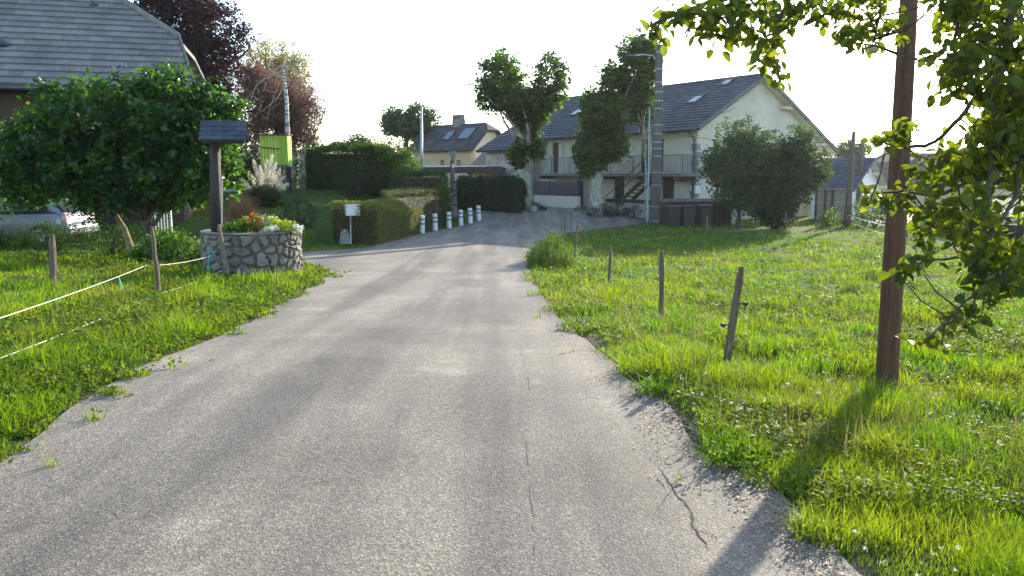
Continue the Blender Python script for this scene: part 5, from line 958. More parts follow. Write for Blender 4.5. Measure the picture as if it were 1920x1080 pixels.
m = MB(); m.box(((a.x + b.x) / 2 - .2, Yd + .72, z1 + .03), (b.x - a.x - .3, 1.65, .06), M=Matrix.Rotation(.05, 3, 'X')); m.build('roof_sheet', pmat('mossy_sheet', (.03, .03, .032), (.07, .07, .068), 3, .9, .2, c3=(.15, .16, .12)), o_); m = MB(); m.box((b.x - .55, Yd + .6, z1 - .02), (1.3, 1.9, .05), M=Matrix.Rotation(-.06, 3, 'X')); m.build('mossy_lid', pmat('moss', (.12, .13, .03), (.22, .22, .06), 3, .95, .3), o_)
for i, (x, w_, lab) in enumerate(((1262, .62, 'dark wheelie bin at left in front of the rusty shelter'), (1290, .62, 'maroon wheelie bin in the middle in front of the rusty shelter'), (1322, .62, 'dark wheelie bin at right in front of the rusty shelter'))):
    Yb = 36.9; c = at(x, 400, Yb); g_ = G(c.x, Yb); t = thing('wheelie_bin', lab, 'bin', (c.x, Yb, g_), 'bins by the rusty shelter'); mm = pmat('bin_plastic_%s' % ('maroon' if i == 1 else 'dark'), *(((.026, .012, .016), (.036, .016, .022)) if i == 1 else ((.012, .014, .016), (.022, .024, .028))), 2, .5, .03)
    m = MB(); w2 = w_ / 2; m.add([(c.x - w2 * .8, Yb - w2 * .8, g_ + .05), (c.x + w2 * .8, Yb - w2 * .8, g_ + .05), (c.x + w2 * .8, Yb + w2 * .8, g_ + .05), (c.x - w2 * .8, Yb + w2 * .8, g_ + .05), (c.x - w2, Yb - w2, g_ + .95), (c.x + w2, Yb - w2, g_ + .95), (c.x + w2, Yb + w2, g_ + .95), (c.x - w2, Yb + w2, g_ + .95)], [(3, 2, 1, 0), (4, 5, 6, 7), (0, 1, 5, 4), (1, 2, 6, 5), (2, 3, 7, 6), (3, 0, 4, 7)]); m.build('body', mm, t, bevel=.02)
    m = MB(); m.box((c.x, Yb, g_ + .99), (w_ + .05, w_ + .07, .05), M=Matrix.Rotation(.05, 3, 'X')); m.build('lid', mm, t, bevel=.015)
    for sg in (-1, 1): m = MB(); m.tube([(c.x + sg * w2 * .9, Yb + w2 * .7, g_ + .1), (c.x + sg * (w2 * .9 + .05), Yb + w2 * .7, g_ + .1)], .1, 12); m.build('wheel', MT['wire'], t)
# grey gate and blocks at far right
o_ = thing('grey_gate', 'dark grey slatted gate below the white gable of the small house', 'gate', P0(1640, 400, 44.5)); m = MB(); A, B = at(1622, 403, 44.5), at(1668, 376, 44.5)
for i in range(16): x = A.x + (B.x - A.x) * (i + .5) / 16; m.box((x, 44.5, (A.z + B.z) / 2), ((B.x - A.x) / 16 - .01, .04, B.z - A.z))
m.build('slats', MT['zinc'], o_)
for x in (A.x - .08, B.x + .08): m = MB(); m.box((x, 44.5, (A.z + B.z) / 2 - .3), (.14, .14, B.z - A.z + .8)); m.build('post', MT['zinc'], o_)
# ---- stakes right of the road and fence posts left
def stake(label, xb, yb, xt, yt, r=.04, mat='wood', name='fence_stake', group='wooden stakes along the right road edge', Y=None, ins=0, par=None):
    p = gp(xb, yb) if Y is None else P0(xb, yb, Y); t = at(xt, yt, p.y); o = thing(name, label, 'fence post', p, group) if par is None else par; m = MB(); k = 7
    pts = [(p - Vector((0, 0, .12))).lerp(t, i / k) + Vector((random.uniform(-1, 1), random.uniform(-1, 1), 0)) * r * .16 for i in range(k + 1)]
    m.tube(pts, [r * random.uniform(.85, 1.1) for _ in range(k)] + [r * .6], 7); po = m.build('post', MT[mat], o)
    if par is not None and label: po['label'] = label
    for f in [(.62, 1), (.40, -1)][:ins]:
        c = p.lerp(t, f[0]); q = MB(); q.tube([c, c + Vector((f[1] * (r + .05), -.02, 0))], .006, 6); q.tube([c + Vector((f[1] * (r + .05), -.045, 0)), c + Vector((f[1] * (r + .05), .005, 0))], .019, 10); q.build('insulator', MT['wire'], o)
    return o, p, t
_, s1p, s1t = stake('nearest leaning stake in the right grass, dark and thick with ring insulators', 1360, 680, 1390, 500, .036, ins=2)
_, s2p, s2t = stake('upright split stake, second in from the camera on the right grass', 1241, 600, 1240, 470, .036)
_, s3p, s3t = stake('short slim stake, third from the camera on the right grass', 1141, 531, 1146, 462, .034)
stake('thin leaning stake beside the tall roadside weeds', 1076, 484, 1084, 416, .032); stake('thin dark stake leaning right, behind the tall weeds', 1056, 446, 1061, 407, .035); stake('pale spindly stake behind the tall weeds', 1071, 440, 1071, 388, .022, 'wood')
stake('small stake at the far road bend, in front of the double plane tree', 1115, 432, 1118, 398, .04); stake('small stake left of the concrete pole base', 1180, 421, 1181, 398, .04); stake('grey stake in front of the bins, mid field edge', 1324, 436, 1326, 403, .05)
stake('slim stake at the foot of the fruit tree', 1474, 440, 1474, 396, .03); stake('slim stake between the dense shrub and the pale green bush', 1530, 436, 1531, 405, .03)
LF = thing('cord_fence', 'electric fence of thin pale cords on old wooden posts along the left verge', 'fence', gp(300, 562))
q_, l1p, l1t = stake('slim reddish post', 300, 562, 285, 425, .035, par=LF)
_, l2p, l2t = stake('split yellowish post', 429, 522, 410, 421, .048, 'fencewood', par=LF)
_, l3p, l3t = stake('grey thick fence post standing alone in the left lawn', 100, 536, 98, 440, .06)
def cord(par, pts, r=.006, name='cord', mat='cord', sag=.03):
    m = MB(); P = []
    for a, b in zip(pts[:-1], pts[1:]):
        a, b = Vector(a), Vector(b)
        for i in range(12): f = i / 12; P.append(a.lerp(b, f) - Vector((0, 0, sag * 4 * f * (1 - f))))
    P.append(Vector(pts[-1])); m.tube(P, r, 5); return m.build(name, MT[mat], par)
yw = l1p.y;  cord(LF, [at(-200, 660, 4.5), at(275, 497, yw), at(299, 497, yw), at(400, 478, l2p.y - .05)], .0038); cord(LF, [at(-200, 745, 4.5), at(292, 553, yw), at(304, 549, yw), at(414, 508, l2p.y - .05)], .0038)
o_ = thing('cord_insulator', 'cyan plastic insulator strip hanging on the upper left cord', 'insulator', at(222, 522, 10)); m = MB(); m.tube([at(222, 519, 10), at(230, 542, 10)], .008, 6); m.build('strip', MT['cyan'], o_)
o_ = thing('cord_hook', 'cyan cord hook in front of the stone well', 'insulator', at(390, 490, l2p.y - .1)); Yk = l2p.y - .1; m = MB(); m.tube([at(390, 503, Yk), at(391, 480, Yk), at(393, 473, Yk), at(398, 472, Yk), at(404, 481, Yk)], .007, 6); m.tube([at(390, 505, Yk), at(390, 501, Yk)], .016, 6); m.build('hook', MT['cyan'], o_)
# white tape fence far right
TF = thing('tape_fence', 'white tape fence on posts along the far right edge of the field', 'fence', gp(1814, 466))
tp = [at(1590, 403, 36.5), at(1662, 424, 30.5), at(1760, 436, 27), at(1862, 449, 25)]; cord(TF, tp, .014, 'tape', 'tape', .02); cord(TF, [at(1595, 418, 36.3), at(1662, 440, 30.5), at(1760, 452, 27), at(1862, 464, 25)], .012, 'tape', 'tape', .02)
stake(None, 1814, 466, 1815, 440, .06, Y=25.8, par=TF); stake(None, 1700, 450, 1700, 425, .05, Y=29.5, par=TF)
# ---- silver car
def car():
    Yc = 22.5; xr = at(155, 410, Yc).x; L = 4.05; x0 = xr - L; g_ = G(xr - 2, Yc) + .0; Hc = at(60, 366, Yc).z - g_; o = thing('parked_car', 'silver hatchback parked under the laurel canopy at far left, rear end showing', 'car', (xr - 2, Yc, g_)); paint = pmat('silver_paint', (.24, .25, .30), (.30, .31, .36), .6, .4, .0, metal=.35, coat=.6)
    def loft(sec, n_):   # sections of (x, list of (y,z)) closed
        m = MB(); k = len(sec[0]); vs = [p for s in sec for p in s]; fs = [(i * k + j, i * k + (j + 1) % k, (i + 1) * k + (j + 1) % k, (i + 1) * k + j) for i in range(len(sec) - 1) for j in range(k)]; fs += [tuple(range(k)), tuple(range((len(sec) - 1) * k, len(sec) * k))[::-1]]; m.add(vs, fs); return m
    W = .84; h = Hc / 1.46
    body = [(0, .30, .62, .70), (.06, .24, .72, .80), (.5, .22, .86, .84), (1.1, .22, .93, .84), (2.4, .22, .96, .84), (3.4, .22, .98, .84), (3.85, .26, .96, .82), (3.98, .30, .90, .78), (L, .36, .62, .70)]
    sec = []
    for x, zl, zh, wv in body:
        zl *= h; zh *= h; s = [(-wv * .9, zl), (-wv, zl + .12), (-wv - .02, (zl + zh) / 2), (-wv, zh - .1), (-wv * .93, zh), (0, zh + .02), (wv * .93, zh), (wv, zh - .1), (wv + .02, (zl + zh) / 2), (wv, zl + .12), (wv * .9, zl)]; sec.append([(x0 + x, Yc + a, g_ + b) for a, b in s])
    b = loft(sec, 11).build('body', paint, o, smooth=True); b.modifiers.new('sub', 'SUBSURF').levels = 1; b.modifiers['sub'].render_levels = 2
    gh = [(.95, .90, .74), (1.75, 1.36, .64), (2.3, 1.45, .62), (3.1, 1.44, .61), (3.55, 1.32, .62), (3.9, .96, .72)]; sec = []
    for x, zh, wv in gh:
        zh *= h; zb = .88 * h; s = [(-.78, zb), (-wv - (.76 - wv) * .3, zb + (zh - zb) * .5), (-wv, zh - .05), (-wv * .8, zh), (0, zh + .015), (wv * .8, zh), (wv, zh - .05), (wv + (.76 - wv) * .3, zb + (zh - zb) * .5), (.78, zb)]; sec.append([(x0 + x, Yc + a, g_ + c) for a, c in s])
    c = loft(sec, 9).build('cabin', paint, o, smooth=True); c.modifiers.new('sub', 'SUBSURF').render_levels = 2
    wy = lambda z: Yc - .80 + (z / h - .88) * .30
    def win(pts, name='side_window'):
        m = MB(); m.prism([(x0 + x, wy(z * h) - .012, g_ + z * h) for x, z in pts], (0, .02, 0)); p = m.build(name, MT['glass'], o, bevel=.01); f = MB(); k = len(pts)
        for i in range(k): a, b_ = pts[i], pts[(i + 1) % k]; f.tube([(x0 + a[0], wy(a[1] * h) - .014, g_ + a[1] * h), (x0 + b_[0], wy(b_[1] * h) - .014, g_ + b_[1] * h)], .018, 6)
        f.build('frame', MT['wire'], p)
    win([(1.35, .97), (1.85, 1.30), (2.25, 1.36), (2.25, .98)]); win([(2.32, .98), (2.32, 1.36), (2.95, 1.35), (2.98, .99)]); win([(3.04, .99), (3.02, 1.34), (3.3, 1.28), (3.48, 1.10), (3.42, 1.01)])
    m = MB(); m.prism([(x0 + 3.62, Yc - .6, g_ + 1.30 * h), (x0 + 3.62, Yc + .6, g_ + 1.30 * h), (x0 + 3.93, Yc + .66, g_ + .98 * h), (x0 + 3.93, Yc - .66, g_ + .98 * h)], (.02, 0, .012)); m.build('rear_window', MT['glass'], o)
    for sg in (-1, 1): m = MB(); m.ico((x0 + 3.93, Yc + sg * .7, g_ + .80 * h), .15, (.55, .7, 1.25), 0, 2); m.build('tail_light', pmat('tail_lens', (.5, .42, .42), (.6, .3, .28), 2, .15, 0, c3=(.75, .72, .72)), o, smooth=True)
    m = MB(); m.box((xr - .03, Yc, g_ + .42), (.2, 1.62, .26)); m.build('bumper', paint, o, bevel=.06)
    for x in (.72, 3.28):
        for sg in (-1, 1):
            m = MB(); m.tube([(x0 + x, Yc + sg * .68, g_ + .3), (x0 + x, Yc + sg * .87, g_ + .3)], .3, 24); wh = m.build('wheel', MT['wire'], o, bevel=.02); m = MB(); m.tube([(x0 + x, Yc + sg * .86, g_ + .3), (x0 + x, Yc + sg * .885, g_ + .3)], .19, 16); m.build('rim', MT['metal'], wh)
    m = MB(); m.ico((x0 + 1.42, Yc - .92, g_ + .98 * h), .1, (.8, 1.2, .8), 0, 2); m.build('mirror', paint, o, smooth=True)
    for x in (2.2, ): m = MB(); m.box((x0 + x, Yc - .865, g_ + .8 * h), (.18, .03, .03)); m.build('door_handle', MT['zinc'], o)
car()
# ================================================================== foreground apple tree (trunk beyond the right edge)
ab = Vector((6.2, 5.6, G(6.2, 5.6))); ao = thing('apple_tree', 'apple tree reaching in from the right with backlit leaves over the telephone pole', 'tree', ab)
m = MB(); hub = Vector((5.6, 5.2, 2.2)); hub2 = Vector((5.0, 5.0, 3.4))
m.tube([ab - Vector((0, 0, .15)), ab + Vector((-.1, 0, 1)), hub, hub2], [.2, .16, .14, .1], 12); m.build('trunk', MT['bark'], ao, smooth=True)
paths = [([hub2, at(1950, -140, 4.9), at(1700, -60, 4.6), at(1500, -25, 4.4), at(1330, 5, 4.3), at(1225, 45, 4.2)], .035),
         ([hub2, at(1900, 60, 4.8), at(1830, 180, 4.5), at(1760, 260, 4.4), at(1700, 275, 4.3), at(1645, 262, 4.3)], .018),
         ([hub, at(1960, 330, 4.6), at(1850, 330, 4.3), at(1760, 365, 4.2), at(1690, 358, 4.2), at(1628, 368, 4.2)], .016),
         ([hub, at(2020, 440, 4.2), at(1920, 495, 3.9), at(1850, 535, 3.8), at(1795, 580, 3.75), at(1735, 640, 3.7)], .011),
         ([hub2, at(1980, -60, 4.6), at(1880, 120, 4.3), at(1860, 300, 4.1), at(1850, 430, 4.0)], .03),
         ([hub, at(1990, 250, 4.4), at(1900, 380, 4.1), at(1830, 470, 4.0), at(1730, 490, 4.1)], .016),
         ([at(1500, -25, 4.4), at(1462, 30, 4.3), at(1450, 85, 4.25), at(1463, 148, 4.2)], .009), ([at(1690, -58, 4.6), at(1655, 10, 4.35), at(1640, 85, 4.2)], .009), ([at(1850, -100, 4.8), at(1800, 20, 4.4), at(1790, 120, 4.3), at(1820, 160, 4.3)], .012)]
nodes = []; br = MB()
for pts, r in paths:
    sub = []
    q_ = [Vector(p) for p in pts]; q_ = [q_[0] * 2 - q_[1]] + q_ + [q_[-1] * 2 - q_[-2]]
    for k_ in range(1, len(q_) - 2):
        a0, a1, a2, a3 = q_[k_ - 1:k_ + 3]
        for i in range(7): t_ = i / 7; sub.append((a1 * 2 + (a2 - a0) * t_ + (a0 * 2 - a1 * 5 + a2 * 4 - a3) * t_ ** 2 + (a1 * 3 - a0 - a2 * 3 + a3) * t_ ** 3) * .5 + Vector((random.uniform(-1, 1), random.uniform(-1, 1), random.uniform(-1, 1))) * .006)
    sub.append(Vector(pts[-1])); br.tube(sub, [r * (1 - .85 * i / (len(sub) - 1)) + .002 for i in range(len(sub))], 7); nodes += sub
cl = []   # leaf clusters: px, py, Y, radius px, count
def C_(px, py, Y, r, n): cl.append((px, py, Y, r, n))
for x, y, r, n in ((1235, 45, 18, 12), (1222, 62, 12, 6), (1240, 80, 9, 4), (1262, 25, 16, 10), (1285, 20, 18, 14), (1310, 45, 26, 26), (1335, 25, 26, 30), (1340, 70, 18, 14), (1370, 20, 28, 34), (1375, 62, 20, 18), (1400, 15, 26, 30), (1430, 60, 26, 30), (1450, 90, 20, 18), (1455, 125, 15, 14), (1465, 150, 12, 9), (1425, 110, 14, 10), (1440, 30, 26, 30), (1475, 45, 22, 22), (1500, 15, 26, 26), (1530, 30, 18, 12), (1560, 20, 22, 20), (1590, 25, 26, 26), (1615, 50, 26, 26), (1600, 75, 15, 10), (1635, 85, 10, 6), (1575, 60, 12, 8), (1650, 15, 20, 16), (1680, 60, 16, 12), (1695, 30, 14, 9), (1660, 68, 12, 7), (1550, -5, 22, 16), (1480, -15, 30, 26), (1400, -20, 30, 30), (1620, -12, 25, 18)): C_(x, y, 4.2 + random.uniform(-.25, .3), r * .8, int(n * 1.35))
for _ in range(135):
    y = random.uniform(-40, 520); xl = np.interp(y, [-40, 60, 130, 170, 230, 300, 400, 470, 520], [1745, 1790, 1755, 1790, 1850, 1790, 1790, 1790, 1850]); x = random.uniform(xl + 6, 1960); C_(x, y, random.uniform(3.7, 5.2), random.uniform(16, 32), 25)
for x, y, r, n in ((1760, 10, 22, 16), (1800, 20, 24, 18), (1745, 100, 8, 3), (1770, 85, 14, 9), (1740, 105, 10, 4), (1800, 150, 16, 12), (1825, 165, 18, 12), (1640, 262, 12, 9), (1665, 262, 14, 12), (1690, 255, 16, 18), (1700, 240, 12, 8), (1690, 230, 10, 6), (1735, 235, 7, 1), (1800, 236, 7, 1), (1745, 300, 20, 16), (1770, 290, 20, 16), (1720, 320, 14, 8), (1735, 345, 16, 12), (1760, 340, 24, 22), (1712, 335, 12, 7), (1628, 368, 12, 7), (1645, 375, 16, 14), (1670, 368, 16, 14), (1690, 358, 12, 8), (1640, 355, 8, 3), (1700, 375, 12, 8), (1720, 385, 16, 12), (1750, 390, 22, 18), (1745, 420, 22, 20), (1720, 430, 14, 10), (1780, 430, 26, 22), (1735, 460, 18, 14), (1715, 490, 16, 12), (1695, 500, 14, 10), (1680, 510, 12, 8), (1750, 470, 14, 9), (1830, 480, 26, 26), (1860, 470, 26, 26), (1835, 510, 22, 18), (1870, 510, 20, 14), (1905, 500, 20, 14), (1915, 540, 16, 10), (1880, 545, 14, 9), (1855, 560, 14, 9), (1820, 580, 20, 18), (1800, 600, 16, 12), (1840, 590, 12, 7), (1815, 615, 8, 3), (1770, 615, 14, 8), (1745, 635, 14, 9), (1725, 645, 12, 7), (1765, 650, 10, 5), (1800, 545, 8, 2)): C_(x, y, 4.05 + random.uniform(-.2, .25) if y < 480 else 3.8 + random.uniform(-.1, .1), r * .8, n)
NP = np.array([tuple(p) for p in nodes]); LP = []
for x, y, Y, r, n in cl:
    c = at(x, y, Y); i = int(np.argmin(np.sum((NP - np.array(c)) ** 2, 1))); nd = Vector(NP[i]); L = (c - nd).length
    if L > .02: br.tube([nd, nd.lerp(c, .5) + Vector((0, 0, -.1 * L)), c], [.006, .004, .002], 5)
    for _q in range(min(4, n // 3)):
        e_ = c + Vector(RNG.normal(size=3)) * (r / FPX * Y) * .9; br.tube([nd.lerp(c, random.uniform(.5, 1)), e_], [.0022, .0012], 4)
    LP.append(np.array(c) + RNG.normal(size=(n, 3)) * (r / FPX * Y) * np.array([.75, .75, .75]))
br.build('branch', MT['bark'], ao, smooth=True); LP = np.concatenate(LP)
leaves('crown', LP, .064, LM['apple'], ao, kind=8, up=.02, wid=.62, droop=.6)
am = pmat('green_apple_skin', (.30, .36, .10), (.42, .45, .16), 5, .35, 0, c3=(.5, .42, .2))
for x, y, Y, r in ((1827, 514, 3.85, 11), (1850, 520, 3.85, 15), (1868, 512, 3.9, 10), (1708, 503, 4.1, 12), (1725, 497, 4.1, 11), (1605, 62, 4.3, 14), (1638, 92, 4.3, 12), (1460, 40, 4.4, 10), (1735, 420, 4.1, 12), (1905, 315, 4.1, 12)):
    m = MB(); m.ico(at(x, y, Y), r / FPX * Y * .8, (1, 1, .92), 0, 3); m.build('apple', am, ao, smooth=True)
# ================================================================== grass
GM = leafmat('grass_blade', [(.05, .11, .008), (.085, .175, .011), (.13, .22, .015), (.20, .24, .035)], .5, (1.9, 2.0, .25), .55, pn=(.7, (.20, .20, .03), .6), spec=.12)
WM = leafmat('verge_leaf', [(.05, .095, .014), (.075, .13, .02), (.115, .175, .03)], .45, (1.9, 1.85, .4), .6, pn=(.9, (.13, .15, .03), .5), spec=.12)
def scatter(n, y0, y1, side, p=1.0):
    u = RNG.random(n); 
    Y = y0 * (y1 / y0) ** u if p == 1 else (y0 ** (1 - p) + u * (y1 ** (1 - p) - y0 ** (1 - p))) ** (1 / (1 - p))
    hw = .76 * Y + 1.2; X = RNG.uniform(-1, 1, n) * hw; return X, Y
WELL = (WC.x, WC.y, WR)
def region(X, Y, side):
    xr = X + (vn(X * 3.1, Y * 3.1, 41) - .5) * .42; yr = Y + (vn(X * 3.1, Y * 3.1, 42) - .5) * .42
    k = ~inpoly(xr, yr, ROADD) | ((edge_dist(X, Y, ROAD) < .38) & (vn(X * 3.7, Y * 3.7, 45) > .9)); k &= np.hypot(X - WELL[0], Y - WELL[1]) > WELL[2] + .02
    k &= ~inpoly(X, Y, TRACK)
    P = FH.o; rel = np.stack([X - C0[0], Y - C0[1]]); a = rel[0] * FH.u.x + rel[1] * FH.u.y; b = rel[0] * FH.v.x + rel[1] * FH.v.y
    k &= ~((a < .3) & (a > -20) & (b > -3.4)); k &= ~((np.hypot((X - bx) / 3.0, (Y - by) / 1.5) < .9) & (RNG.random(len(X)) < .93))
    if side == 'L': k &= X < np.interp(Y, [0, 16, 60], [-1.4, -2.2, -1.0])
    else: k &= X > np.interp(Y, [0, 16, 60], [-1.4, -2.2, -1.0])
    return k
def blades(name, label, n, y0, y1, side, hfun, wbase, mat, lean=.5, filt=None, wpow=.65):
    X, Y = scatter(n, y0, y1, side); k = region(X, Y, side)
    if filt is not None: k &= filt(X, Y)
    X, Y = X[k], Y[k]; n = len(X); Z = gz(X, Y) - .01; h = hfun(X, Y) * RNG.uniform(.45, 1.25, n); w_ = wbase * (np.maximum(Y, 3) / 4) ** wpow * RNG.uniform(.6, 1.3, n)
    a = RNG.random(n) * 2 * np.pi; ca, sa_ = np.cos(a), np.sin(a); ln = h * lean * RNG.uniform(.1, 1.4, n); b = a + RNG.uniform(.8, 2.3, n); cb, sb_ = np.cos(b), np.sin(b)
    base = np.stack([X, Y, Z], 1); side_ = np.stack([ca, sa_, ca * 0], 1) * w_[:, None]; d = np.stack([cb, sb_, cb * 0], 1)
    mid = base + d * (ln * .3)[:, None] + np.array([0, 0, 1]) * (h * .58)[:, None]; tip = base + d * ln[:, None] + np.array([0, 0, 1]) * h[:, None]
    V = np.stack([base - side_ * .5, base + side_ * .5, mid + side_ * .42, mid - side_ * .42, tip], 1).reshape(-1, 3); i = (np.arange(n) * 5)[:, None]
    rn = np.clip(RNG.random(n) * .75 + (vn(X * 1.5, Y * 1.5, 44) - .4) * .5, 0, 1); o = nmesh(name, V, [i + np.array([0, 1, 2, 3]), i + np.array([3, 2, 4])], mat, org=(0, 0, 0), rnd=np.concatenate([rn, rn]))
    tag(o, label, 'grass', kind='stuff'); return o
patch = lambda X, Y, s=1.3: vn(X * s, Y * s, 51)
ed = lambda X, Y: np.clip(edge_dist(X, Y, ROAD), 0, 3)
hR = lambda X, Y: .022 + .075 * patch(X, Y) ** 1.8 + .10 * ss((patch(X, Y, 3.1) - .62) / .12) + .03 * ss(ed(X, Y) / .6)
hL = lambda X, Y: np.where(Y < 19, .05 + (.16 * patch(X, Y) ** 1.2 + .12 * ss((patch(X, Y, 2.6) - .6) / .15) * (ed(X, Y) < 2.2)) * ss((ed(X, Y) + .1) / .5), .05 + .04 * patch(X, Y))
blades('field_grass', 'bright backlit meadow grass of the right hand field', 330000, 2.3, 48, 'R', hR, .0062, GM, 1.0)
blades('verge_grass', 'long green grass of the left verge and lawn', 270000, 3.0, 45, 'L', hL, .0062, GM, .7)
def weeds(name, label, n, y0, y1, side, size, hmax, mat, filt, spow=.55):
    X, Y = scatter(n, y0, y1, side); k = region(X, Y, side) & filt(X, Y); X, Y = X[k], Y[k]; n = len(X)
    per = 9; cx = np.repeat(X, per); cy = np.repeat(Y, per); m_ = n * per; h = np.repeat(hmax(X, Y) * RNG.uniform(.4, 1.1, n), per) * RNG.uniform(.35, 1, m_); sp = .035 * (cy / 4) ** .4
    P = np.stack([cx + RNG.normal(size=m_) * sp, cy + RNG.normal(size=m_) * sp, gz(cx, cy) + h], 1); L = size * (np.maximum(cy, 3) / 4) ** spow
    nrm = RNG.normal(size=(m_, 3)) * .55; nrm[:, 2] += 1; nrm = unit(nrm); a = RNG.normal(size=(m_, 3)); a -= nrm * np.sum(a * nrm, 1, keepdims=True); a = unit(a); b = np.cross(nrm, a); L = (L * RNG.uniform(.6, 1.3, m_))[:, None]; W = L * .62
    V = np.stack([P, P + a * L * .4 + b * W * .5, P + a * L, P + a * L * .4 - b * W * .5], 1).reshape(-1, 3); F = (np.arange(m_) * 4)[:, None] + np.arange(4); rn = np.clip(np.repeat(RNG.random(n), per) * .7 + RNG.random(m_) * .3, 0, 1)
    o = nmesh(name, V, [F], mat, org=(0, 0, 0), rnd=rn); tag(o, label, 'ground cover', kind='stuff'); return o
weeds('verge_weeds', 'leafy green weeds crowding the left road verge', 34000, 3.0, 20, 'L', .034, lambda X, Y: .06 + .20 * patch(X, Y, 1.1) * ss(ed(X, Y) / .5), WM, lambda X, Y: (ed(X, Y) < 2.6) & (vn(X * 2, Y * 2, 61) > .3) & (Y < 19))
weeds('field_weeds', 'clover and small broad leaved weeds in the right field', 30000, 2.3, 30, 'R', .03, lambda X, Y: .03 + .15 * patch(X, Y, 1.7), WM, lambda X, Y: vn(X * 1.2, Y * 1.2, 63) > .52)
# tall seeding stems and dock clumps in the field
def stems(name, label, n, y0, y1, side, h, mat, w_, filt, lean=.35): return blades(name, label, n, y0, y1, side, lambda X, Y: h + 0 * X, w_, mat, lean, filt)
SM = leafmat('seed_stem', [(.16, .15, .05), (.22, .19, .08), (.30, .24, .12)], .3, (1.2, 1.2, .8), .7)
stems('verge_stems', 'thin straw coloured seeding stems rising over the left verge weeds', 5000, 3.2, 17, 'L', .34, SM, .003, lambda X, Y: (vn(X * .8, Y * .8, 72) > .4) & (ed(X, Y) > .35))
stems('seed_stems', 'thin brownish seeding stems standing above the right field grass', 15000, 3.0, 26, 'R', .26, SM, .004, lambda X, Y: vn(X * .55 + 3, Y * .55, 71) > .45)
# white clover flowers
X, Y = scatter(2600, 2.3, 22, 'R'); k = region(X, Y, 'R') & (vn(X * .8, Y * .8, 81) > .5); X, Y = X[k], Y[k]; P = np.repeat(np.stack([X, Y, gz(X, Y) + RNG.uniform(.06, .13, len(X))], 1), 7, 0) + RNG.normal(size=(len(X) * 7, 3)) * .005
o = leaves('clover_flowers', P, .011, LM['whitefl'], org=(0, 0, 0), wid=.8); tag(o, 'tiny white clover heads dotted through the right field grass', 'flowers', kind='stuff')
# fallen leaves and grit along the right road edge
lit = leafmat('fallen_leaf', [(.16, .10, .06), (.30, .20, .13), (.42, .34, .25), (.55, .49, .42)], .25, (1.3, 1.1, .8), .6)
t = RNG.random(7000); yy = 1.8 + (12 - 1.8) * t ** 1.6; edge = []
rp = np.array([p for p in ROAD if p[1] < 17 and p[0] > -.2 and p[1] > 1.5]); rp = rp[np.argsort(rp[:, 1])]; xe = np.interp(yy, rp[:, 1], rp[:, 0]); off = RNG.normal(size=len(yy)) * .13 - .05; k = (RNG.random(len(yy)) < np.exp(-np.maximum(yy - 4.6, 0) * .55)) & (vn(yy * 1.7, off * 6, 91) > .34); xx = (xe + off)[k]; yy = yy[k]
ons = inpoly(xx, yy, ROADD); zz = np.where(ons, rz(xx, yy), gz(xx, yy)) + .006; lf = np.stack([xx, yy, zz], 1); n = len(lf)
nrm = RNG.normal(size=(n, 3)) * .22; nrm[:, 2] += 1; nrm = unit(nrm); a = RNG.normal(size=(n, 3)); a -= nrm * np.sum(a * nrm, 1, keepdims=True); a = unit(a); b = np.cross(nrm, a); L = RNG.uniform(.007, .026, n)[:, None]; W = L * .55
V = np.stack([lf, lf + a * L * .5 + b * W * .5 + nrm * .003, lf + a * L, lf + a * L * .5 - b * W * .5 + nrm * .003], 1).reshape(-1, 3); o = nmesh('leaf_litter', V, [(np.arange(n) * 4)[:, None] + np.arange(4)], lit, org=(0, 0, 0), rnd=RNG.random(n)); tag(o, 'dry fallen leaves and chips scattered along the right edge of the road', 'leaf litter', kind='stuff')
q = gp(390, 685); m = MB(); m.face([(q.x, q.y, q.z + .04), (q.x + .03, q.y + .012, q.z + .055), (q.x + .065, q.y, q.z + .045), (q.x + .03, q.y - .02, q.z + .035)]); o = m.build('fallen_leaf', lit, org=tuple(q)); tag(o, 'single pale fallen leaf lying on the left part of the tarmac', 'leaf')
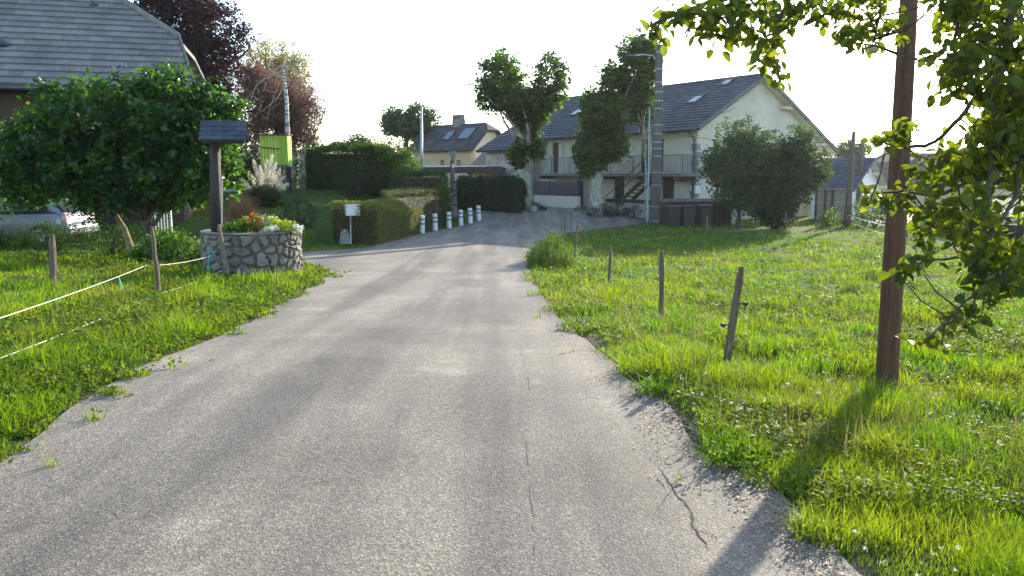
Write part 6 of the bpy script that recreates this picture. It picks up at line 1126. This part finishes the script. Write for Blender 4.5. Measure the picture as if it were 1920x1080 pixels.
# long open crack near the right edge of the tarmac
def crack(pix, w0, mat_=None, gap=0):
    pts = [gp(*p) for p in pix]; sub = []
    for a, b in zip(pts[:-1], pts[1:]):
        for i in range(7): f = i / 7; sub.append(a.lerp(b, f) + Vector((random.uniform(-1, 1), random.uniform(-1, 1), 0)) * .009)
    L, R = [], []
    for i, p in enumerate(sub):
        w_ = w0 * random.uniform(.35, 1.4) * (1 if 2 < i < len(sub) - 3 else .4); z = float(rz(p.x, p.y)) + .0025; L.append((p.x - w_, p.y, z)); R.append((p.x + w_, p.y, z))
    k = len(L); m = MB(); m.add(L + R, [(i, i + 1, k + i + 1, k + i) for i in range(k - 1) if random.random() > gap]); m.build('crack', mat_ or CM1, road)
CM1 = pmat('crack_dirt', (.03, .026, .022), (.075, .065, .055), 20, 1, 0); CM2 = pmat('seam_tar', (.13, .115, .095), (.19, .168, .14), 9, .9, 0)
crack([(1235, 880), (1262, 925), (1290, 960), (1305, 1005), (1335, 1050)], .0055); crack([(1262, 925), (1240, 915), (1225, 895)], .003); crack([(1305, 1005), (1330, 1010), (1352, 1030)], .003)
for px_ in ([(572, 665), (630, 668), (689, 673)], [(604, 631), (572, 665)], [(815, 637), (900, 640), (972, 637), (984, 690), (994, 735), (990, 830), (1000, 960), (1004, 1078)], [(909, 555), (909, 590), (966, 593), (966, 612)], [(955, 516), (961, 546)], [(673, 511), (752, 514)], [(651, 535), (705, 537)], [(594, 582), (657, 584)], [(30, 905), (150, 930), (280, 1010)], [(330, 860), (420, 800), (470, 770)], [(1010, 745), (1080, 760), (1130, 740)], [(690, 690), (720, 640), (745, 615)]): crack(px_, .0042, CM2, .5)
# ================================================================== haze
def haze():
    m, nt, out = new_mat('air'); v = N(nt, 'ShaderNodeVolumePrincipled'); v.inputs['Color'].default_value = (.9, .93, 1, 1); v.inputs['Density'].default_value = .00018; v.inputs['Anisotropy'].default_value = .55; nt.links.new(v.outputs[0], out.inputs['Volume'])
    b = MB(); b.box((350, 740, 48), (3200, 1580, 100)); o = b.build('haze', m, org=(350, 740, -2)); o['kind'] = 'stuff'
haze()
